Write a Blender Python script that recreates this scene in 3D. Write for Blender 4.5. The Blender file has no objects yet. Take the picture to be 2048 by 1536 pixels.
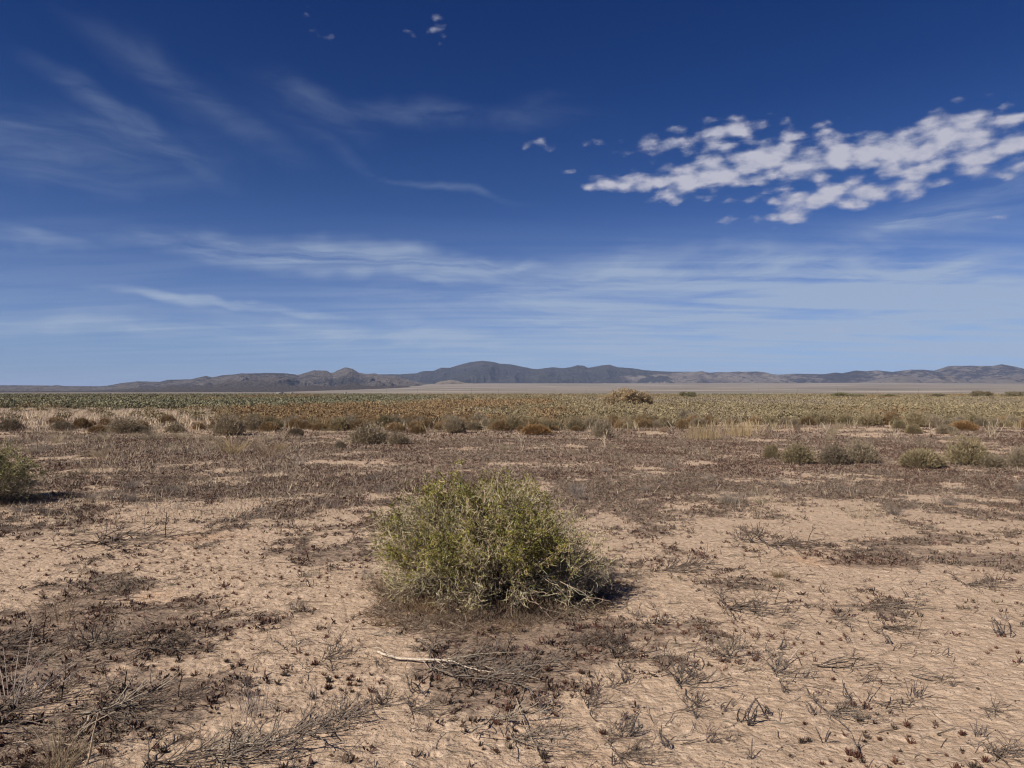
import bpy, math, random
import numpy as np

# ------------------------------------------------------------------ camera, world, sun
SC = bpy.context.scene
COL = SC.collection
F, CX, HY, EYE = 1420.0, 1024.0, 786.0, 1.65      # focal length, centre, horizon of the 2048 px frame; eye height
cam_data = bpy.data.cameras.new('camera')
cam = bpy.data.objects.new('camera', cam_data)
COL.objects.link(cam)
cam.location = (0, 0, EYE)
cam.rotation_euler = (math.radians(90), 0, 0)
cam_data.sensor_width = 36
cam_data.lens = 36 * F / 2048
cam_data.shift_y = (HY - 768) / 2048
cam_data.clip_start = 0.05
cam_data.clip_end = 300000
SC.camera = cam

SUN_EL = math.radians(41)
SHADOW_AZ = math.radians(51)                       # shadows run to the right and away from the camera
SUN_DIR = (-math.sin(SHADOW_AZ) * math.cos(SUN_EL), -math.cos(SHADOW_AZ) * math.cos(SUN_EL), math.sin(SUN_EL))
sun_data = bpy.data.lights.new('sun', 'SUN')
sun_data.energy = 4.7
sun_data.angle = math.radians(0.5)
sun_data.color = (1.0, 0.93, 0.82)
sun = bpy.data.objects.new('sun', sun_data)
COL.objects.link(sun)
from mathutils import Vector
sun.rotation_euler = Vector(SUN_DIR).to_track_quat('Z', 'Y').to_euler()

SC.view_settings.view_transform = 'Standard'
SC.view_settings.look = 'None'
SC.view_settings.gamma = 1
SC.view_settings.exposure = 0.6
SC.cycles.max_bounces = 6
SC.cycles.volume_bounces = 0
SC.cycles.use_denoising = True
SC.cycles.filter_width = 1.2

world = bpy.data.worlds.new('World')
SC.world = world
world.use_nodes = True
world.cycles.sampling_method = 'MANUAL'
world.cycles.sample_map_resolution = 256


class NT:
    """small helper round a node tree"""
    def __init__(self, tree):
        self.t = tree

    def n(self, kind, **kw):
        nd = self.t.nodes.new(kind)
        ins = kw.pop('ins', {})
        for k, v in kw.items():
            setattr(nd, k, v)
        for k, v in ins.items():
            if isinstance(v, bpy.types.NodeSocket):
                self.t.links.new(v, nd.inputs[k])
            else:
                nd.inputs[k].default_value = v
        return nd

    def math(self, op, a, b=None, c=None, clamp=False):
        nd = self.t.nodes.new('ShaderNodeMath')
        nd.operation = op
        nd.use_clamp = clamp
        for i, v in enumerate((a, b, c)):
            if v is None:
                continue
            if isinstance(v, bpy.types.NodeSocket):
                self.t.links.new(v, nd.inputs[i])
            else:
                nd.inputs[i].default_value = v
        return nd.outputs[0]

    def noise(self, vec, scale, detail=4, rough=0.5, dist=0.0, out='Fac'):
        nd = self.n('ShaderNodeTexNoise', ins={'Scale': scale, 'Detail': detail, 'Roughness': rough, 'Distortion': dist})
        if vec is not None:
            self.t.links.new(vec, nd.inputs['Vector'])
        return nd.outputs[out]

    def step(self, v, lo, hi, a=0.0, b=1.0):
        nd = self.n('ShaderNodeMapRange', interpolation_type='SMOOTHSTEP',
                    ins={'Value': v, 'From Min': lo, 'From Max': hi, 'To Min': a, 'To Max': b})
        return nd.outputs[0]

    def mix(self, fac, a, b, blend='MIX'):
        nd = self.t.nodes.new('ShaderNodeMix')
        nd.data_type = 'RGBA'
        nd.blend_type = blend
        for sock, v in ((nd.inputs[0], fac), (nd.inputs[6], a), (nd.inputs[7], b)):
            if isinstance(v, bpy.types.NodeSocket):
                self.t.links.new(v, sock)
            else:
                sock.default_value = v if not isinstance(v, tuple) else (tuple(v) + (1,))[:4]
        return nd.outputs[2]

    def mapping(self, vec, loc=(0, 0, 0), rot=(0, 0, 0), scale=(1, 1, 1), kind='POINT'):
        return self.n('ShaderNodeMapping', vector_type=kind,
                      ins={'Vector': vec, 'Location': loc, 'Rotation': rot, 'Scale': scale}).outputs[0]


def build_sky():
    t = NT(world.node_tree)
    world.node_tree.nodes.clear()
    sky = t.n('ShaderNodeTexSky', sky_type='NISHITA', sun_disc=False, sun_elevation=SUN_EL,
              sun_rotation=math.atan2(SUN_DIR[0], SUN_DIR[1]), altitude=1500, air_density=1.0,
              dust_density=0.2, ozone_density=2.0)
    # deeper blue overhead, as dry high-desert air looks
    gam = t.n('ShaderNodeGamma', ins={'Color': sky.outputs[0], 'Gamma': SKY_GAMMA})
    tc = t.n('ShaderNodeTexCoord')
    d = tc.outputs['Generated']
    sep = t.n('ShaderNodeSeparateXYZ', ins={0: d})
    x, y, z = sep.outputs
    ramp = t.n('ShaderNodeValToRGB', ins={0: t.math('MULTIPLY', z, 2.0)})
    cr = ramp.color_ramp
    for i, (p, c) in enumerate(SKY_RAMP):
        e = cr.elements.new(2 * p)
        e.position, e.color = 2 * p, c + (1,)
    cr.elements.remove(cr.elements[0])
    cr.elements.remove(cr.elements[-1])
    base = t.mix(1.0, gam.outputs[0], ramp.outputs[0], 'MULTIPLY')
    az = t.math('ARCTAN2', x, y)
    hyp = t.math('SQRT', t.math('ADD', t.math('MULTIPLY', x, x), t.math('MULTIPLY', y, y)))
    el = t.math('ARCTAN2', z, hyp)
    ae = t.n('ShaderNodeCombineXYZ', ins={0: az, 1: el, 2: 0.0}).outputs[0]
    # the cloud layer seen in perspective: direction divided by height
    zc = t.math('ADD', t.math('MAXIMUM', z, 0.0), 0.06)
    pl = t.n('ShaderNodeCombineXYZ', ins={0: t.math('DIVIDE', x, zc), 1: t.math('DIVIDE', y, zc), 2: 0.0}).outputs[0]

    def ang(px, py):
        a = math.atan2(px - CX, F)
        return a, math.atan2(HY - py, math.hypot(F, px - CX))

    def blob(vec, px, py, rx, ry, deg):
        a, e = ang(px, py)
        ca = math.cos(a)
        m = t.mapping(vec, (a, e, 0), (0, 0, math.radians(deg)), (rx / F * ca * ca, ry / F * ca, 1), 'TEXTURE')
        g = t.n('ShaderNodeTexGradient', gradient_type='SPHERICAL', ins={0: m})
        return g.outputs['Fac']

    def union(vec, blobs):
        out = None
        for b in blobs:
            g = blob(vec, *b[:5])
            if len(b) > 5:
                g = t.math('MULTIPLY', g, b[5])
            out = g if out is None else t.math('MAXIMUM', out, g)
        return out

    def warp(amount, scale, detail=3):
        w = t.noise(ae, scale, detail, 0.6, out='Color')
        w = t.n('ShaderNodeVectorMath', operation='SUBTRACT', ins={0: w, 1: (0.5, 0.5, 0.5)}).outputs[0]
        w = t.n('ShaderNodeVectorMath', operation='SCALE', ins={0: w, 'Scale': amount}).outputs[0]
        return t.n('ShaderNodeVectorMath', operation='ADD', ins={0: ae, 1: w}).outputs[0]

    # --- altocumulus bank on the right and the small puffs
    wv = warp(0.026, 9.0, 4)
    bank = union(wv, [
        (1330, 360, 230, 30, 1, .9), (1420, 350, 230, 52, 3), (1540, 325, 240, 66, 7), (1660, 318, 220, 60, 8), (1780, 300, 240, 60, 8),
        (1900, 290, 250, 56, 6), (2040, 288, 260, 54, 2), (2180, 300, 260, 56, 0), (1440, 261, 150, 32, 1, .95), (1330, 284, 120, 24, 4, .7),
        (1450, 292, 170, 22, 0, .62), (1610, 266, 90, 26, 0, .85), (1700, 268, 120, 24, 0, .6), (1860, 256, 220, 26, 5, .85), (1975, 246, 180, 24, 0, .85),
        (1600, 418, 110, 40, 12, .98), (1650, 395, 130, 42, 14), (1745, 374, 140, 38, 15, .98), (1850, 344, 170, 44, 16, .95), (1950, 318, 180, 40, 10, .9),
        (1340, 392, 160, 18, -3, .5), (1480, 408, 70, 14, 0, .42), (1475, 440, 60, 12, 0, .38), (1090, 288, 60, 22, 8, .36), (612, 50, 42, 24, 60, .27),
        (652, 78, 40, 15, 0, .30), (878, 57, 48, 28, -50, .25), (835, 64, 36, 14, 0, .24), (1945, 210, 70, 20, -8, .36), (1998, 430, 40, 11, 0, .36),
        (1680, 661, 46, 7, 0, .25), (1210, 284, 70, 14, 0, .28), (1140, 342, 50, 8, 0, .22)])
    puff = t.noise(t.mapping(ae, scale=(1.0, 1.7, 1)), 26.0, 8, 0.58, 0.15)
    cell = t.n('ShaderNodeTexVoronoi', feature='SMOOTH_F1', voronoi_dimensions='2D',
               ins={'Vector': t.mapping(wv, rot=(0, 0, .15), scale=(1.0, 1.9, 1)), 'Scale': 34.0, 'Smoothness': 0.5}).outputs['Distance']
    dens = t.math('ADD', t.math('MULTIPLY', t.math('POWER', bank, 0.75), 1.75), t.math('MULTIPLY', t.math('SUBTRACT', puff, 0.5), 2.1))
    dens = t.math('SUBTRACT', dens, t.math('MULTIPLY', cell, 1.25))
    inside = t.step(bank, 0.0, 0.12)
    acu = t.math('MULTIPLY', t.step(dens, 0.0, 1.2, 0.0, 0.97), inside)
    rip = t.noise(t.mapping(wv, rot=(0, 0, math.radians(6)), scale=(1.0, 3.6, 1)), 20.0, 4, 0.5)
    dens = t.math('ADD', dens, t.math('MULTIPLY', t.math('SUBTRACT', rip, 0.5), 1.7))
    acu = t.math('MULTIPLY', t.step(dens, 0.0, 1.2, 0.0, 0.97), inside)
    # relief: the same noise a little towards the sun
    puff2 = t.noise(t.mapping(ae, loc=(-0.006, -0.012, 0), scale=(1.0, 1.7, 1)), 26.0, 8, 0.58, 0.15)
    relief = t.math('SUBTRACT', puff, puff2)
    shade = t.math('ADD', t.math('MULTIPLY', relief, 2.6), t.step(dens, 0.1, 1.3, 0.50, 0.92), clamp=True)
    acol = t.mix(shade, CLOUD_DARK, CLOUD_LIGHT)

    # --- cirrus: long streaks of a high layer
    stretched = t.mapping(pl, rot=(0, 0, math.radians(8)), scale=(0.22, 1.3, 1))
    st = t.noise(stretched, 2.2, 9, 0.58, 0.6)
    fib = t.noise(t.mapping(wv, rot=(0, 0, math.radians(3)), scale=(3.2, 26, 1)), 1.0, 8, 0.62, 0.9)
    fibd = t.noise(t.mapping(wv, rot=(0, 0, math.radians(24)), scale=(5, 24, 1)), 1.0, 8, 0.62, 0.9)
    wv2 = warp(0.10, 4.0, 4)
    low = union(wv2, [
        (700, 520, 620, 42, -3, .85), (560, 505, 420, 34, -5, .75), (860, 528, 250, 26, 3, .9), (480, 606, 340, 16, -3, .9),
        (1000, 536, 220, 20, 3, .7), (1350, 545, 520, 50, 3, .9), (1600, 525, 420, 55, -2, .8), (1800, 580, 1100, 110, -5, 1.4),
        (1250, 598, 420, 26, -3, .7), (1750, 625, 1300, 130, -3, 1.5), (1150, 622, 600, 40, -4, .7), (200, 650, 620, 34, -1, .75),
        (700, 668, 900, 50, -1, .75), (1500, 680, 1100, 80, 0, .9), (880, 560, 120, 18, 0, .7), (60, 468, 170, 26, -4, .6),
        (1960, 395, 300, 46, 8, .7), (1780, 445, 190, 34, 14, .75), (1850, 430, 320, 60, 10, .65), (2040, 560, 420, 90, 0, .8)])
    high = union(wv2, [
        (110, 310, 520, 100, 4, .95), (285, 270, 280, 42, -24, 1.0), (60, 345, 360, 46, -3, .95), (400, 215, 330, 50, -26, .65),
        (620, 220, 190, 55, -18, .75), (880, 230, 400, 36, 2, .8), (330, 150, 110, 50, -40, .45), (880, 388, 260, 12, -10, .75),
        (640, 300, 300, 30, -25, .35), (1060, 205, 250, 30, 12, .35)])
    ci = t.math('MULTIPLY', t.step(low, 0.0, 0.75), t.step(fib, 0.30, 0.72))
    ci = t.math('ADD', ci, t.math('MULTIPLY', t.math('MULTIPLY', t.step(low, 0.0, 0.9), t.step(st, 0.40, 0.75)), 0.35))
    hi = t.math('MULTIPLY', t.math('MULTIPLY', t.step(high, 0.0, 0.9), t.step(fibd, 0.25, 0.8)), 0.38)
    far = t.math('MULTIPLY', t.step(el, 0.27, 0.03), t.step(st, 0.34, 0.66, 0.22, 0.85))
    far = t.math('MULTIPLY', far, t.step(az, -0.75, 0.5, 0.35, 1.0))
    cir = t.math('MAXIMUM', t.math('ADD', ci, far), hi)
    cir = t.math('MINIMUM', t.math('MULTIPLY', cir, CIRRUS), 0.8)
    c1 = t.mix(cir, base, CIRRUS_COL)
    c2 = t.mix(acu, c1, acol)
    up = t.step(z, -0.02, 0.0)
    c3 = t.mix(up, base, c2)
    bg = t.n('ShaderNodeBackground', ins={'Color': c3, 'Strength': SKY_STRENGTH})
    out = t.n('ShaderNodeOutputWorld', ins={'Surface': bg.outputs[0]})


SKY_STRENGTH = 0.066
SKY_GAMMA = 1.0
SKY_RAMP = [(0.0, (.28, .42, .80)), (.06, (.385, .50, .79)), (.13, (.36, .46, .74)), (.23, (.19, .33, .63)), (.27, (.145, .295, .58)),
            (.38, (.045, .20, .50)), (.47, (.012, .165, .47))]
CLOUD_LIGHT = (5.0, 5.0, 5.9)
CLOUD_DARK = (2.9, 3.3, 4.6)
CIRRUS_COL = (3.7, 4.6, 6.0)
CIRRUS = 0.75
build_sky()
#SKYONLY

# ------------------------------------------------------------------ noise and terrain
def _hash(ix, iy, seed):
    h = (ix.astype(np.int64) * 374761393 + iy.astype(np.int64) * 668265263 + seed * 1442695041) & 0xFFFFFFFF
    h = ((h ^ (h >> 13)) * 1274126177) & 0xFFFFFFFF
    h = ((h ^ (h >> 16)) * 2246822519) & 0xFFFFFFFF
    return ((h ^ (h >> 15)) & 0xFFFFFF) / float(0xFFFFFF)


def vnoise(x, y, seed=0):
    x = np.asarray(x, float); y = np.asarray(y, float)
    ix = np.floor(x); iy = np.floor(y)
    fx = x - ix; fy = y - iy
    fx = fx * fx * fx * (fx * (fx * 6 - 15) + 10); fy = fy * fy * fy * (fy * (fy * 6 - 15) + 10)
    a = _hash(ix, iy, seed); b = _hash(ix + 1, iy, seed)
    c = _hash(ix, iy + 1, seed); d = _hash(ix + 1, iy + 1, seed)
    return (a * (1 - fx) + b * fx) * (1 - fy) + (c * (1 - fx) + d * fx) * fy


def fbm(x, y, oct=4, seed=0, gain=0.5):
    s = 0; amp = 1; tot = 0
    for o in range(oct):
        s = s + amp * vnoise(x * 2 ** o + o * 17.3, y * 2 ** o - o * 9.1, seed + o)
        tot += amp; amp *= gain
    return s / tot


def ridged(x, y, oct=4, seed=0, gain=0.5):
    s = 0; amp = 1; tot = 0
    for o in range(oct):
        s = s + amp * (1 - np.abs(2 * vnoise(x * 2 ** o + o * 7.7, y * 2 ** o + o * 3.1, seed + o) - 1))
        tot += amp; amp *= gain
    return s / tot


def sstep(a, b, v):
    t = np.clip((v - a) / (b - a), 0, 1)
    return t * t * (3 - 2 * t)


def ucol(x, y):
    """column of the photograph in which a place on the plain is seen"""
    return CX + F * x / np.maximum(y, 0.5)


def ground_z(x, y):
    x = np.asarray(x, float); y = np.asarray(y, float)
    r = np.hypot(x, y)
    near = 1 - sstep(18, 60, r)
    z = 0.06 * (fbm(x / 3.1, y / 3.1, 3, 11) - 0.5) * sstep(2, 8, r)
    z = z + 0.35 * (fbm(x / 40, y / 40, 3, 12) - 0.5) * sstep(20, 120, r)
    # crusted, rippled soil
    wx = x + 0.05 * vnoise(x / 0.3, y / 0.3, 5); wy = y + 0.05 * vnoise(x / 0.3 + 9, y / 0.3, 6)
    rip = ridged(wx / 0.17, wy / 0.085, 2, 21)
    z = z + near * (0.015 * (rip - 0.5) + 0.012 * (fbm(x / 0.6, y / 0.45, 3, 22) - 0.5) + 0.004 * (vnoise(x / 0.03, y / 0.022, 23) - .5))
    u = ucol(x, y)
    A = np.interp(np.where(y > 0, u, 1024), [0, 550, 900, 1700, 2048], [10, 24, 168, 160, 130])
    z = z + A * np.clip((r - 2600) / 9400, 0, 1) ** 1.25
    return z


def cover_frac(x, y):
    u = ucol(x, y)
    dd = np.array([0, 3, 4.2, 5.2, 6.5, 8, 10, 12.5, 16, 25, 34, 50, 90, 2000])
    L = np.interp(y, dd, [.78, .78, .70, .60, .54, .52, .52, .74, .80, .76, .60, .35, .25, .2])
    M = np.interp(y, dd, [.42, .44, .34, .24, .16, .30, .70, .88, .95, .90, .75, .40, .3, .3])
    R = np.interp(y, dd, [.16, .16, .12, .10, .14, .36, .68, .82, .90, .80, .72, .40, .3, .3])
    w = sstep(250, 900, u); v = sstep(1150, 1500, u)
    return np.where(y > 0, (L * (1 - w) + M * w) * (1 - v) + R * v, 0.3)


def cover(x, y):
    f = cover_frac(x, y)
    n = fbm(x / 1.5, y / 1.5, 6, 31, 0.7)
    return sstep(-0.09, 0.09, n - (0.5 + (0.5 - f) * 0.36))


def at(px, py):
    """point on the plain seen at a pixel of the photograph"""
    d = F * EYE / (py - HY)
    x = (px - CX) / F * d
    return x, d, float(ground_z(x, d))


# ------------------------------------------------------------------ mesh building
class Geo:
    def __init__(self):
        self.v = []; self.q = []; self.c = []; self.n = 0

    def add(self, V, Q, C):
        V = np.asarray(V, np.float32).reshape(-1, 3)
        C = np.broadcast_to(np.asarray(C, np.float32), V.shape)
        self.v.append(V); self.q.append(np.asarray(Q, np.int64).reshape(-1, 4) + self.n); self.c.append(C)
        self.n += len(V)

    def ribbons(self, P, R, C, rng, flat=False):
        """P (n,k,3) centre lines, R (n,k) half widths, C (n,3) or (n,k,3) colours"""
        n, k, _ = P.shape
        T = P[:, -1] - P[:, 0]
        rnd = rng.normal(size=(n, 3))
        if flat:
            rnd = np.stack([rng.normal(size=n) * .3, rng.normal(size=n) * .3, np.ones(n)], 1)
        S = np.cross(T, rnd); S /= np.linalg.norm(S, axis=1, keepdims=True) + 1e-9
        S = S[:, None, :] * R[:, :, None]
        V = np.stack([P - S, P + S], 2).reshape(n, k * 2, 3)
        if C.ndim == 2:
            C = np.repeat(C[:, None], k, 1)
        CC = np.repeat(C[:, :, None, :], 2, 2).reshape(-1, 3)
        i = np.arange(k - 1) * 2
        q = np.stack([i, i + 1, i + 3, i + 2], 1)
        Q = (q[None] + (np.arange(n) * 2 * k)[:, None, None])
        self.add(V, Q, CC)

    def tubes(self, P, R, C, sides=3):
        n, k, _ = P.shape
        T = np.gradient(P, axis=1)
        T /= np.linalg.norm(T, axis=2, keepdims=True) + 1e-9
        ref = np.where(np.abs(T[:, :1, 2:3]) > .9, np.array([1., 0, 0]), np.array([0, 0, 1.]))
        A = np.cross(T, ref); A /= np.linalg.norm(A, axis=2, keepdims=True) + 1e-9
        B = np.cross(T, A)
        ang = np.arange(sides) * 2 * np.pi / sides
        V = P[:, :, None] + R[:, :, None, None] * (A[:, :, None] * np.cos(ang)[None, None, :, None] + B[:, :, None] * np.sin(ang)[None, None, :, None])
        if C.ndim == 2:
            C = np.repeat(C[:, None], k, 1)
        CC = np.repeat(C[:, :, None, :], sides, 2).reshape(-1, 3)
        i = np.arange(k - 1)[:, None] * sides; j = np.arange(sides)[None]; j2 = (j + 1) % sides
        q = np.stack([i + j, i + j2, i + sides + j2, i + sides + j], 2).reshape(-1, 4)
        Q = q[None] + (np.arange(n) * sides * k)[:, None, None]
        self.add(V.reshape(-1, 3), Q, CC)

    def leaves(self, P, D, L, W, C, rng):
        """diamond leaves: P roots, D unit directions, L lengths, W half widths"""
        n = len(P)
        S = np.cross(D, rng.normal(size=(n, 3))); S /= np.linalg.norm(S, axis=1, keepdims=True) + 1e-9
        m = P + D * (L * 0.5)[:, None]
        V = np.stack([P, m + S * W[:, None], P + D * L[:, None], m - S * W[:, None]], 1)
        Q = np.arange(n * 4).reshape(n, 4)
        self.add(V.reshape(-1, 3), Q, np.repeat(C, 4, 0))

    def mesh(self, name, mat, smooth=False):
        V = np.concatenate(self.v); Q = np.concatenate(self.q); C = np.concatenate(self.c)
        me = bpy.data.meshes.new(name)
        me.vertices.add(len(V)); me.vertices.foreach_set('co', V.astype(np.float32).ravel())
        me.loops.add(Q.size); me.loops.foreach_set('vertex_index', Q.astype(np.int32).ravel())
        me.polygons.add(len(Q))
        me.polygons.foreach_set('loop_start', (np.arange(len(Q)) * 4).astype(np.int32))
        try:
            me.polygons.foreach_set('loop_total', np.full(len(Q), 4, np.int32))
        except Exception:
            pass
        a = me.color_attributes.new('tint', 'FLOAT_COLOR', 'POINT')
        a.data.foreach_set('color', np.concatenate([C, np.ones((len(C), 1), np.float32)], 1).astype(np.float32).ravel())
        if smooth:
            me.polygons.foreach_set('use_smooth', np.ones(len(Q), bool))
        me.materials.append(mat)
        me.update(calc_edges=True)
        return me

    def build(self, name, mat, parent=None, smooth=False):
        o = bpy.data.objects.new(name, self.mesh(name, mat, smooth))
        COL.objects.link(o)
        if parent is not None:
            o.parent = parent
        return o


def bez(a, b, c, k):
    t = np.linspace(0, 1, k)[None, :, None]
    return a[:, None] * (1 - t) ** 2 + 2 * b[:, None] * t * (1 - t) + c[:, None] * t ** 2


def unit(v):
    return v / (np.linalg.norm(v, axis=-1, keepdims=True) + 1e-9)


def tag(o, label=None, cat=None, group=None, kind=None):
    if label:
        o['label'] = short(label)
        if group and cat in ('sprout', 'dead plant'):
            group = group.split(' ')[0] + (' sprouts' if cat == 'sprout' else ' plants') + ', ' + short(label)
    if cat: o['category'] = cat
    if group: o['group'] = group
    if kind: o['kind'] = kind
    return o


def short(lab):
    w = lab.split()
    if len(w) <= 16: return lab
    return lab.rsplit(',', 1)[0] if ',' in lab else ' '.join(w[:16])


def zone_phrase(u, d):
    h = 'at the far left' if u < 330 else 'left of the front shrub' if u < 740 else 'in line with the front shrub' if u < 1230 else \
        'just right of the front shrub' if u < 1520 else 'in the open sand at right' if u < 1800 else 'near the right edge'
    v = 'along the bottom edge' if d < 3.5 else 'in the near foreground' if d < 4.4 else 'level with the fallen branch' if d < 5.4 else \
        'level with the front shrub' if d < 7.2 else 'beyond the front shrub' if d < 16 else 'in the middle distance'
    return h + ', ' + v


def field_phrase(u, d):
    h = 'above the left edge shrub' if u < 330 else 'right of the straw field' if u < 620 else 'left above the front shrub' if u < 900 else \
        'straight above the front shrub' if u < 1160 else 'below the huge brown bush' if u < 1400 else 'above the golden grass clumps' if u < 1560 else \
        'above the row of shrubs at right' if u < 1850 else 'near the right edge'
    return h + (', front rank of the brush' if d < 32.5 else ', second rank of the brush' if d < 34.5 else ', deeper in the brush')


def empty(name, loc=(0, 0, 0), rz=0):
    o = bpy.data.objects.new(name, None)
    o.empty_display_size = 0.1
    COL.objects.link(o)
    o.location = loc; o.rotation_euler = (0, 0, rz)
    return o


def copy_tree(src, kids, loc, rz, scale):
    c = src.copy(); COL.objects.link(c)
    c.location = loc; c.rotation_euler = (0, 0, rz); c.scale = scale
    out = []
    for k in kids:
        d = k.copy(); COL.objects.link(d); d.parent = c
        out.append(d)
    return c, out


def vary(rng, base, n, v=0.18, h=0.06):
    """n colours round a base colour, linear"""
    b = np.asarray(base, float)[None]
    return np.clip(b * (1 + rng.normal(0, v, (n, 1))) * (1 + rng.normal(0, h, (n, 3))), 0.004, 0.9)


# ------------------------------------------------------------------ materials
def plant_mat(name, trans=0.0, obj_color=False, rough=0.85, spec=0.12, rand=0.25):
    m = bpy.data.materials.new(name); m.use_nodes = True
    m.node_tree.nodes.clear()
    t = NT(m.node_tree)
    col = t.n('ShaderNodeAttribute', attribute_name='tint').outputs['Color']
    info = t.n('ShaderNodeObjectInfo')
    if obj_color:
        col = t.mix(1.0, col, info.outputs['Color'], 'MULTIPLY')
    pos = t.n('ShaderNodeNewGeometry').outputs['Position']
    fine = t.noise(pos, 90.0, 3, 0.6)
    v = t.math('ADD', t.math('MULTIPLY', info.outputs['Random'], rand), 1 - rand / 2)
    v = t.math('MULTIPLY', v, t.step(fine, 0.3, 0.7, 0.68, 1.28))
    col = t.mix(1.0, col, t.n('ShaderNodeCombineColor', ins={0: v, 1: v, 2: v}).outputs[0], 'MULTIPLY')
    b = t.n('ShaderNodeBsdfPrincipled', ins={'Base Color': col, 'Roughness': rough, 'Specular IOR Level': spec})
    sh = b.outputs[0]
    if trans:
        tr = t.n('ShaderNodeBsdfTranslucent', ins={'Color': col})
        sh = t.n('ShaderNodeMixShader', ins={0: trans, 1: sh, 2: tr.outputs[0]}).outputs[0]
    t.n('ShaderNodeOutputMaterial', ins={'Surface': sh})
    return m


def ground_mat():
    m = bpy.data.materials.new('desert_soil'); m.use_nodes = True
    m.node_tree.nodes.clear()
    t = NT(m.node_tree)
    pos = t.n('ShaderNodeNewGeometry').outputs['Position']
    att = t.n('ShaderNodeAttribute', attribute_name='tint')
    sep = t.n('ShaderNodeSeparateColor', ins={0: att.outputs['Color']})
    cov, far, veg = sep.outputs[0], sep.outputs[1], sep.outputs[2]
    n1 = t.noise(pos, 0.9, 6, 0.6)
    n2 = t.noise(pos, 14.0, 6, 0.65)
    n3 = t.noise(pos, 120.0, 4, 0.6)
    sand = t.mix(t.step(n1, 0.3, 0.7), SAND_A, SAND_B)
    sand = t.mix(t.step(n2, 0.42, 0.70), sand, SAND_PALE)
    sand = t.mix(t.math('MULTIPLY', t.step(n3, 0.52, 0.68), 0.45), sand, SAND_DARK)
    red = t.mix(t.step(t.noise(pos, 0.45, 3, 0.6), 0.58, 0.72, 0.0, 0.4), sand, SAND_RED)
    # scattered grains and bits of plant matter
    vor = t.n('ShaderNodeTexVoronoi', feature='F1', ins={'Vector': pos, 'Scale': 38.0})
    grain = t.math('MULTIPLY', t.step(vor.outputs['Distance'], 0.26, 0.14), t.step(t.noise(pos, 7.0, 3, 0.6), 0.47, 0.60))
    red = t.mix(t.math('MULTIPLY', grain, 0.8), red, LITTER)
    # thin broken cracks round the plates of the crust
    wp = t.n('ShaderNodeVectorMath', operation='ADD', ins={0: pos, 1: t.n('ShaderNodeVectorMath', operation='SCALE', ins={0: t.noise(pos, 6.0, 3, .6, out='Color'), 'Scale': 0.12}).outputs[0]}).outputs[0]
    ck = t.n('ShaderNodeTexVoronoi', feature='DISTANCE_TO_EDGE', voronoi_dimensions='2D', ins={'Vector': t.mapping(wp, scale=(1, 1.5, 1)), 'Scale': 11.0}).outputs['Distance']
    crack = t.math('MULTIPLY', t.step(ck, 0.055, 0.012), t.step(t.noise(pos, 3.2, 4, .65), 0.44, 0.58))
    red = t.mix(t.math('MULTIPLY', crack, 0.30), red, SAND_DARK)
    plate = t.step(ck, 0.0, 0.25)
    litter = t.mix(t.step(t.noise(pos, 22.0, 5, 0.7), 0.35, 0.66), LITTER, LITTER_B)
    edge = t.noise(pos, 9.0, 6, 0.72)
    cv = t.step(t.math('ADD', cov, t.math('MULTIPLY', t.math('SUBTRACT', edge, 0.5), 1.7)), 0.42, 0.85)
    c = t.mix(t.math('MULTIPLY', cv, 0.62), red, litter)
    # valley floor beyond: tan flats in long bands, then olive scrub
    fp = t.mapping(pos, scale=(0.00022, 0.0012, 0.0))
    band = t.noise(fp, 3.0, 7, 0.6)
    flat = t.mix(t.step(band, 0.36, 0.62), FLAT_A, FLAT_B)
    band2 = t.noise(t.mapping(pos, loc=(5, 0, 0), scale=(0.0004, 0.0022, 0.0)), 2.0, 5, 0.55)
    flat = t.mix(t.math('MULTIPLY', t.step(band2, 0.54, 0.62), 0.75), flat, FLAT_PALE)
    c = t.mix(far, c, flat)
    vn = t.noise(t.mapping(pos, scale=(0.01, 0.03, 0.0)), 1.0, 6, 0.7)
    c = t.mix(t.math('MULTIPLY', veg, t.step(vn, 0.3, 0.6, 0.55, 1.0)), c, VEG)
    b1 = t.n('ShaderNodeBump', ins={'Height': t.math('ADD', t.math('ADD', t.math('MULTIPLY', n2, 0.6), t.math('MULTIPLY', n3, 0.16)), t.math('MULTIPLY', plate, 0.10)),
                                    'Strength': 1.0, 'Distance': 0.047})
    bs = t.n('ShaderNodeBsdfPrincipled', ins={'Base Color': c, 'Roughness': 0.95, 'Specular IOR Level': 0.1, 'Normal': b1.outputs[0]})
    t.n('ShaderNodeOutputMaterial', ins={'Surface': bs.outputs[0]})
    return m


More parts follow.
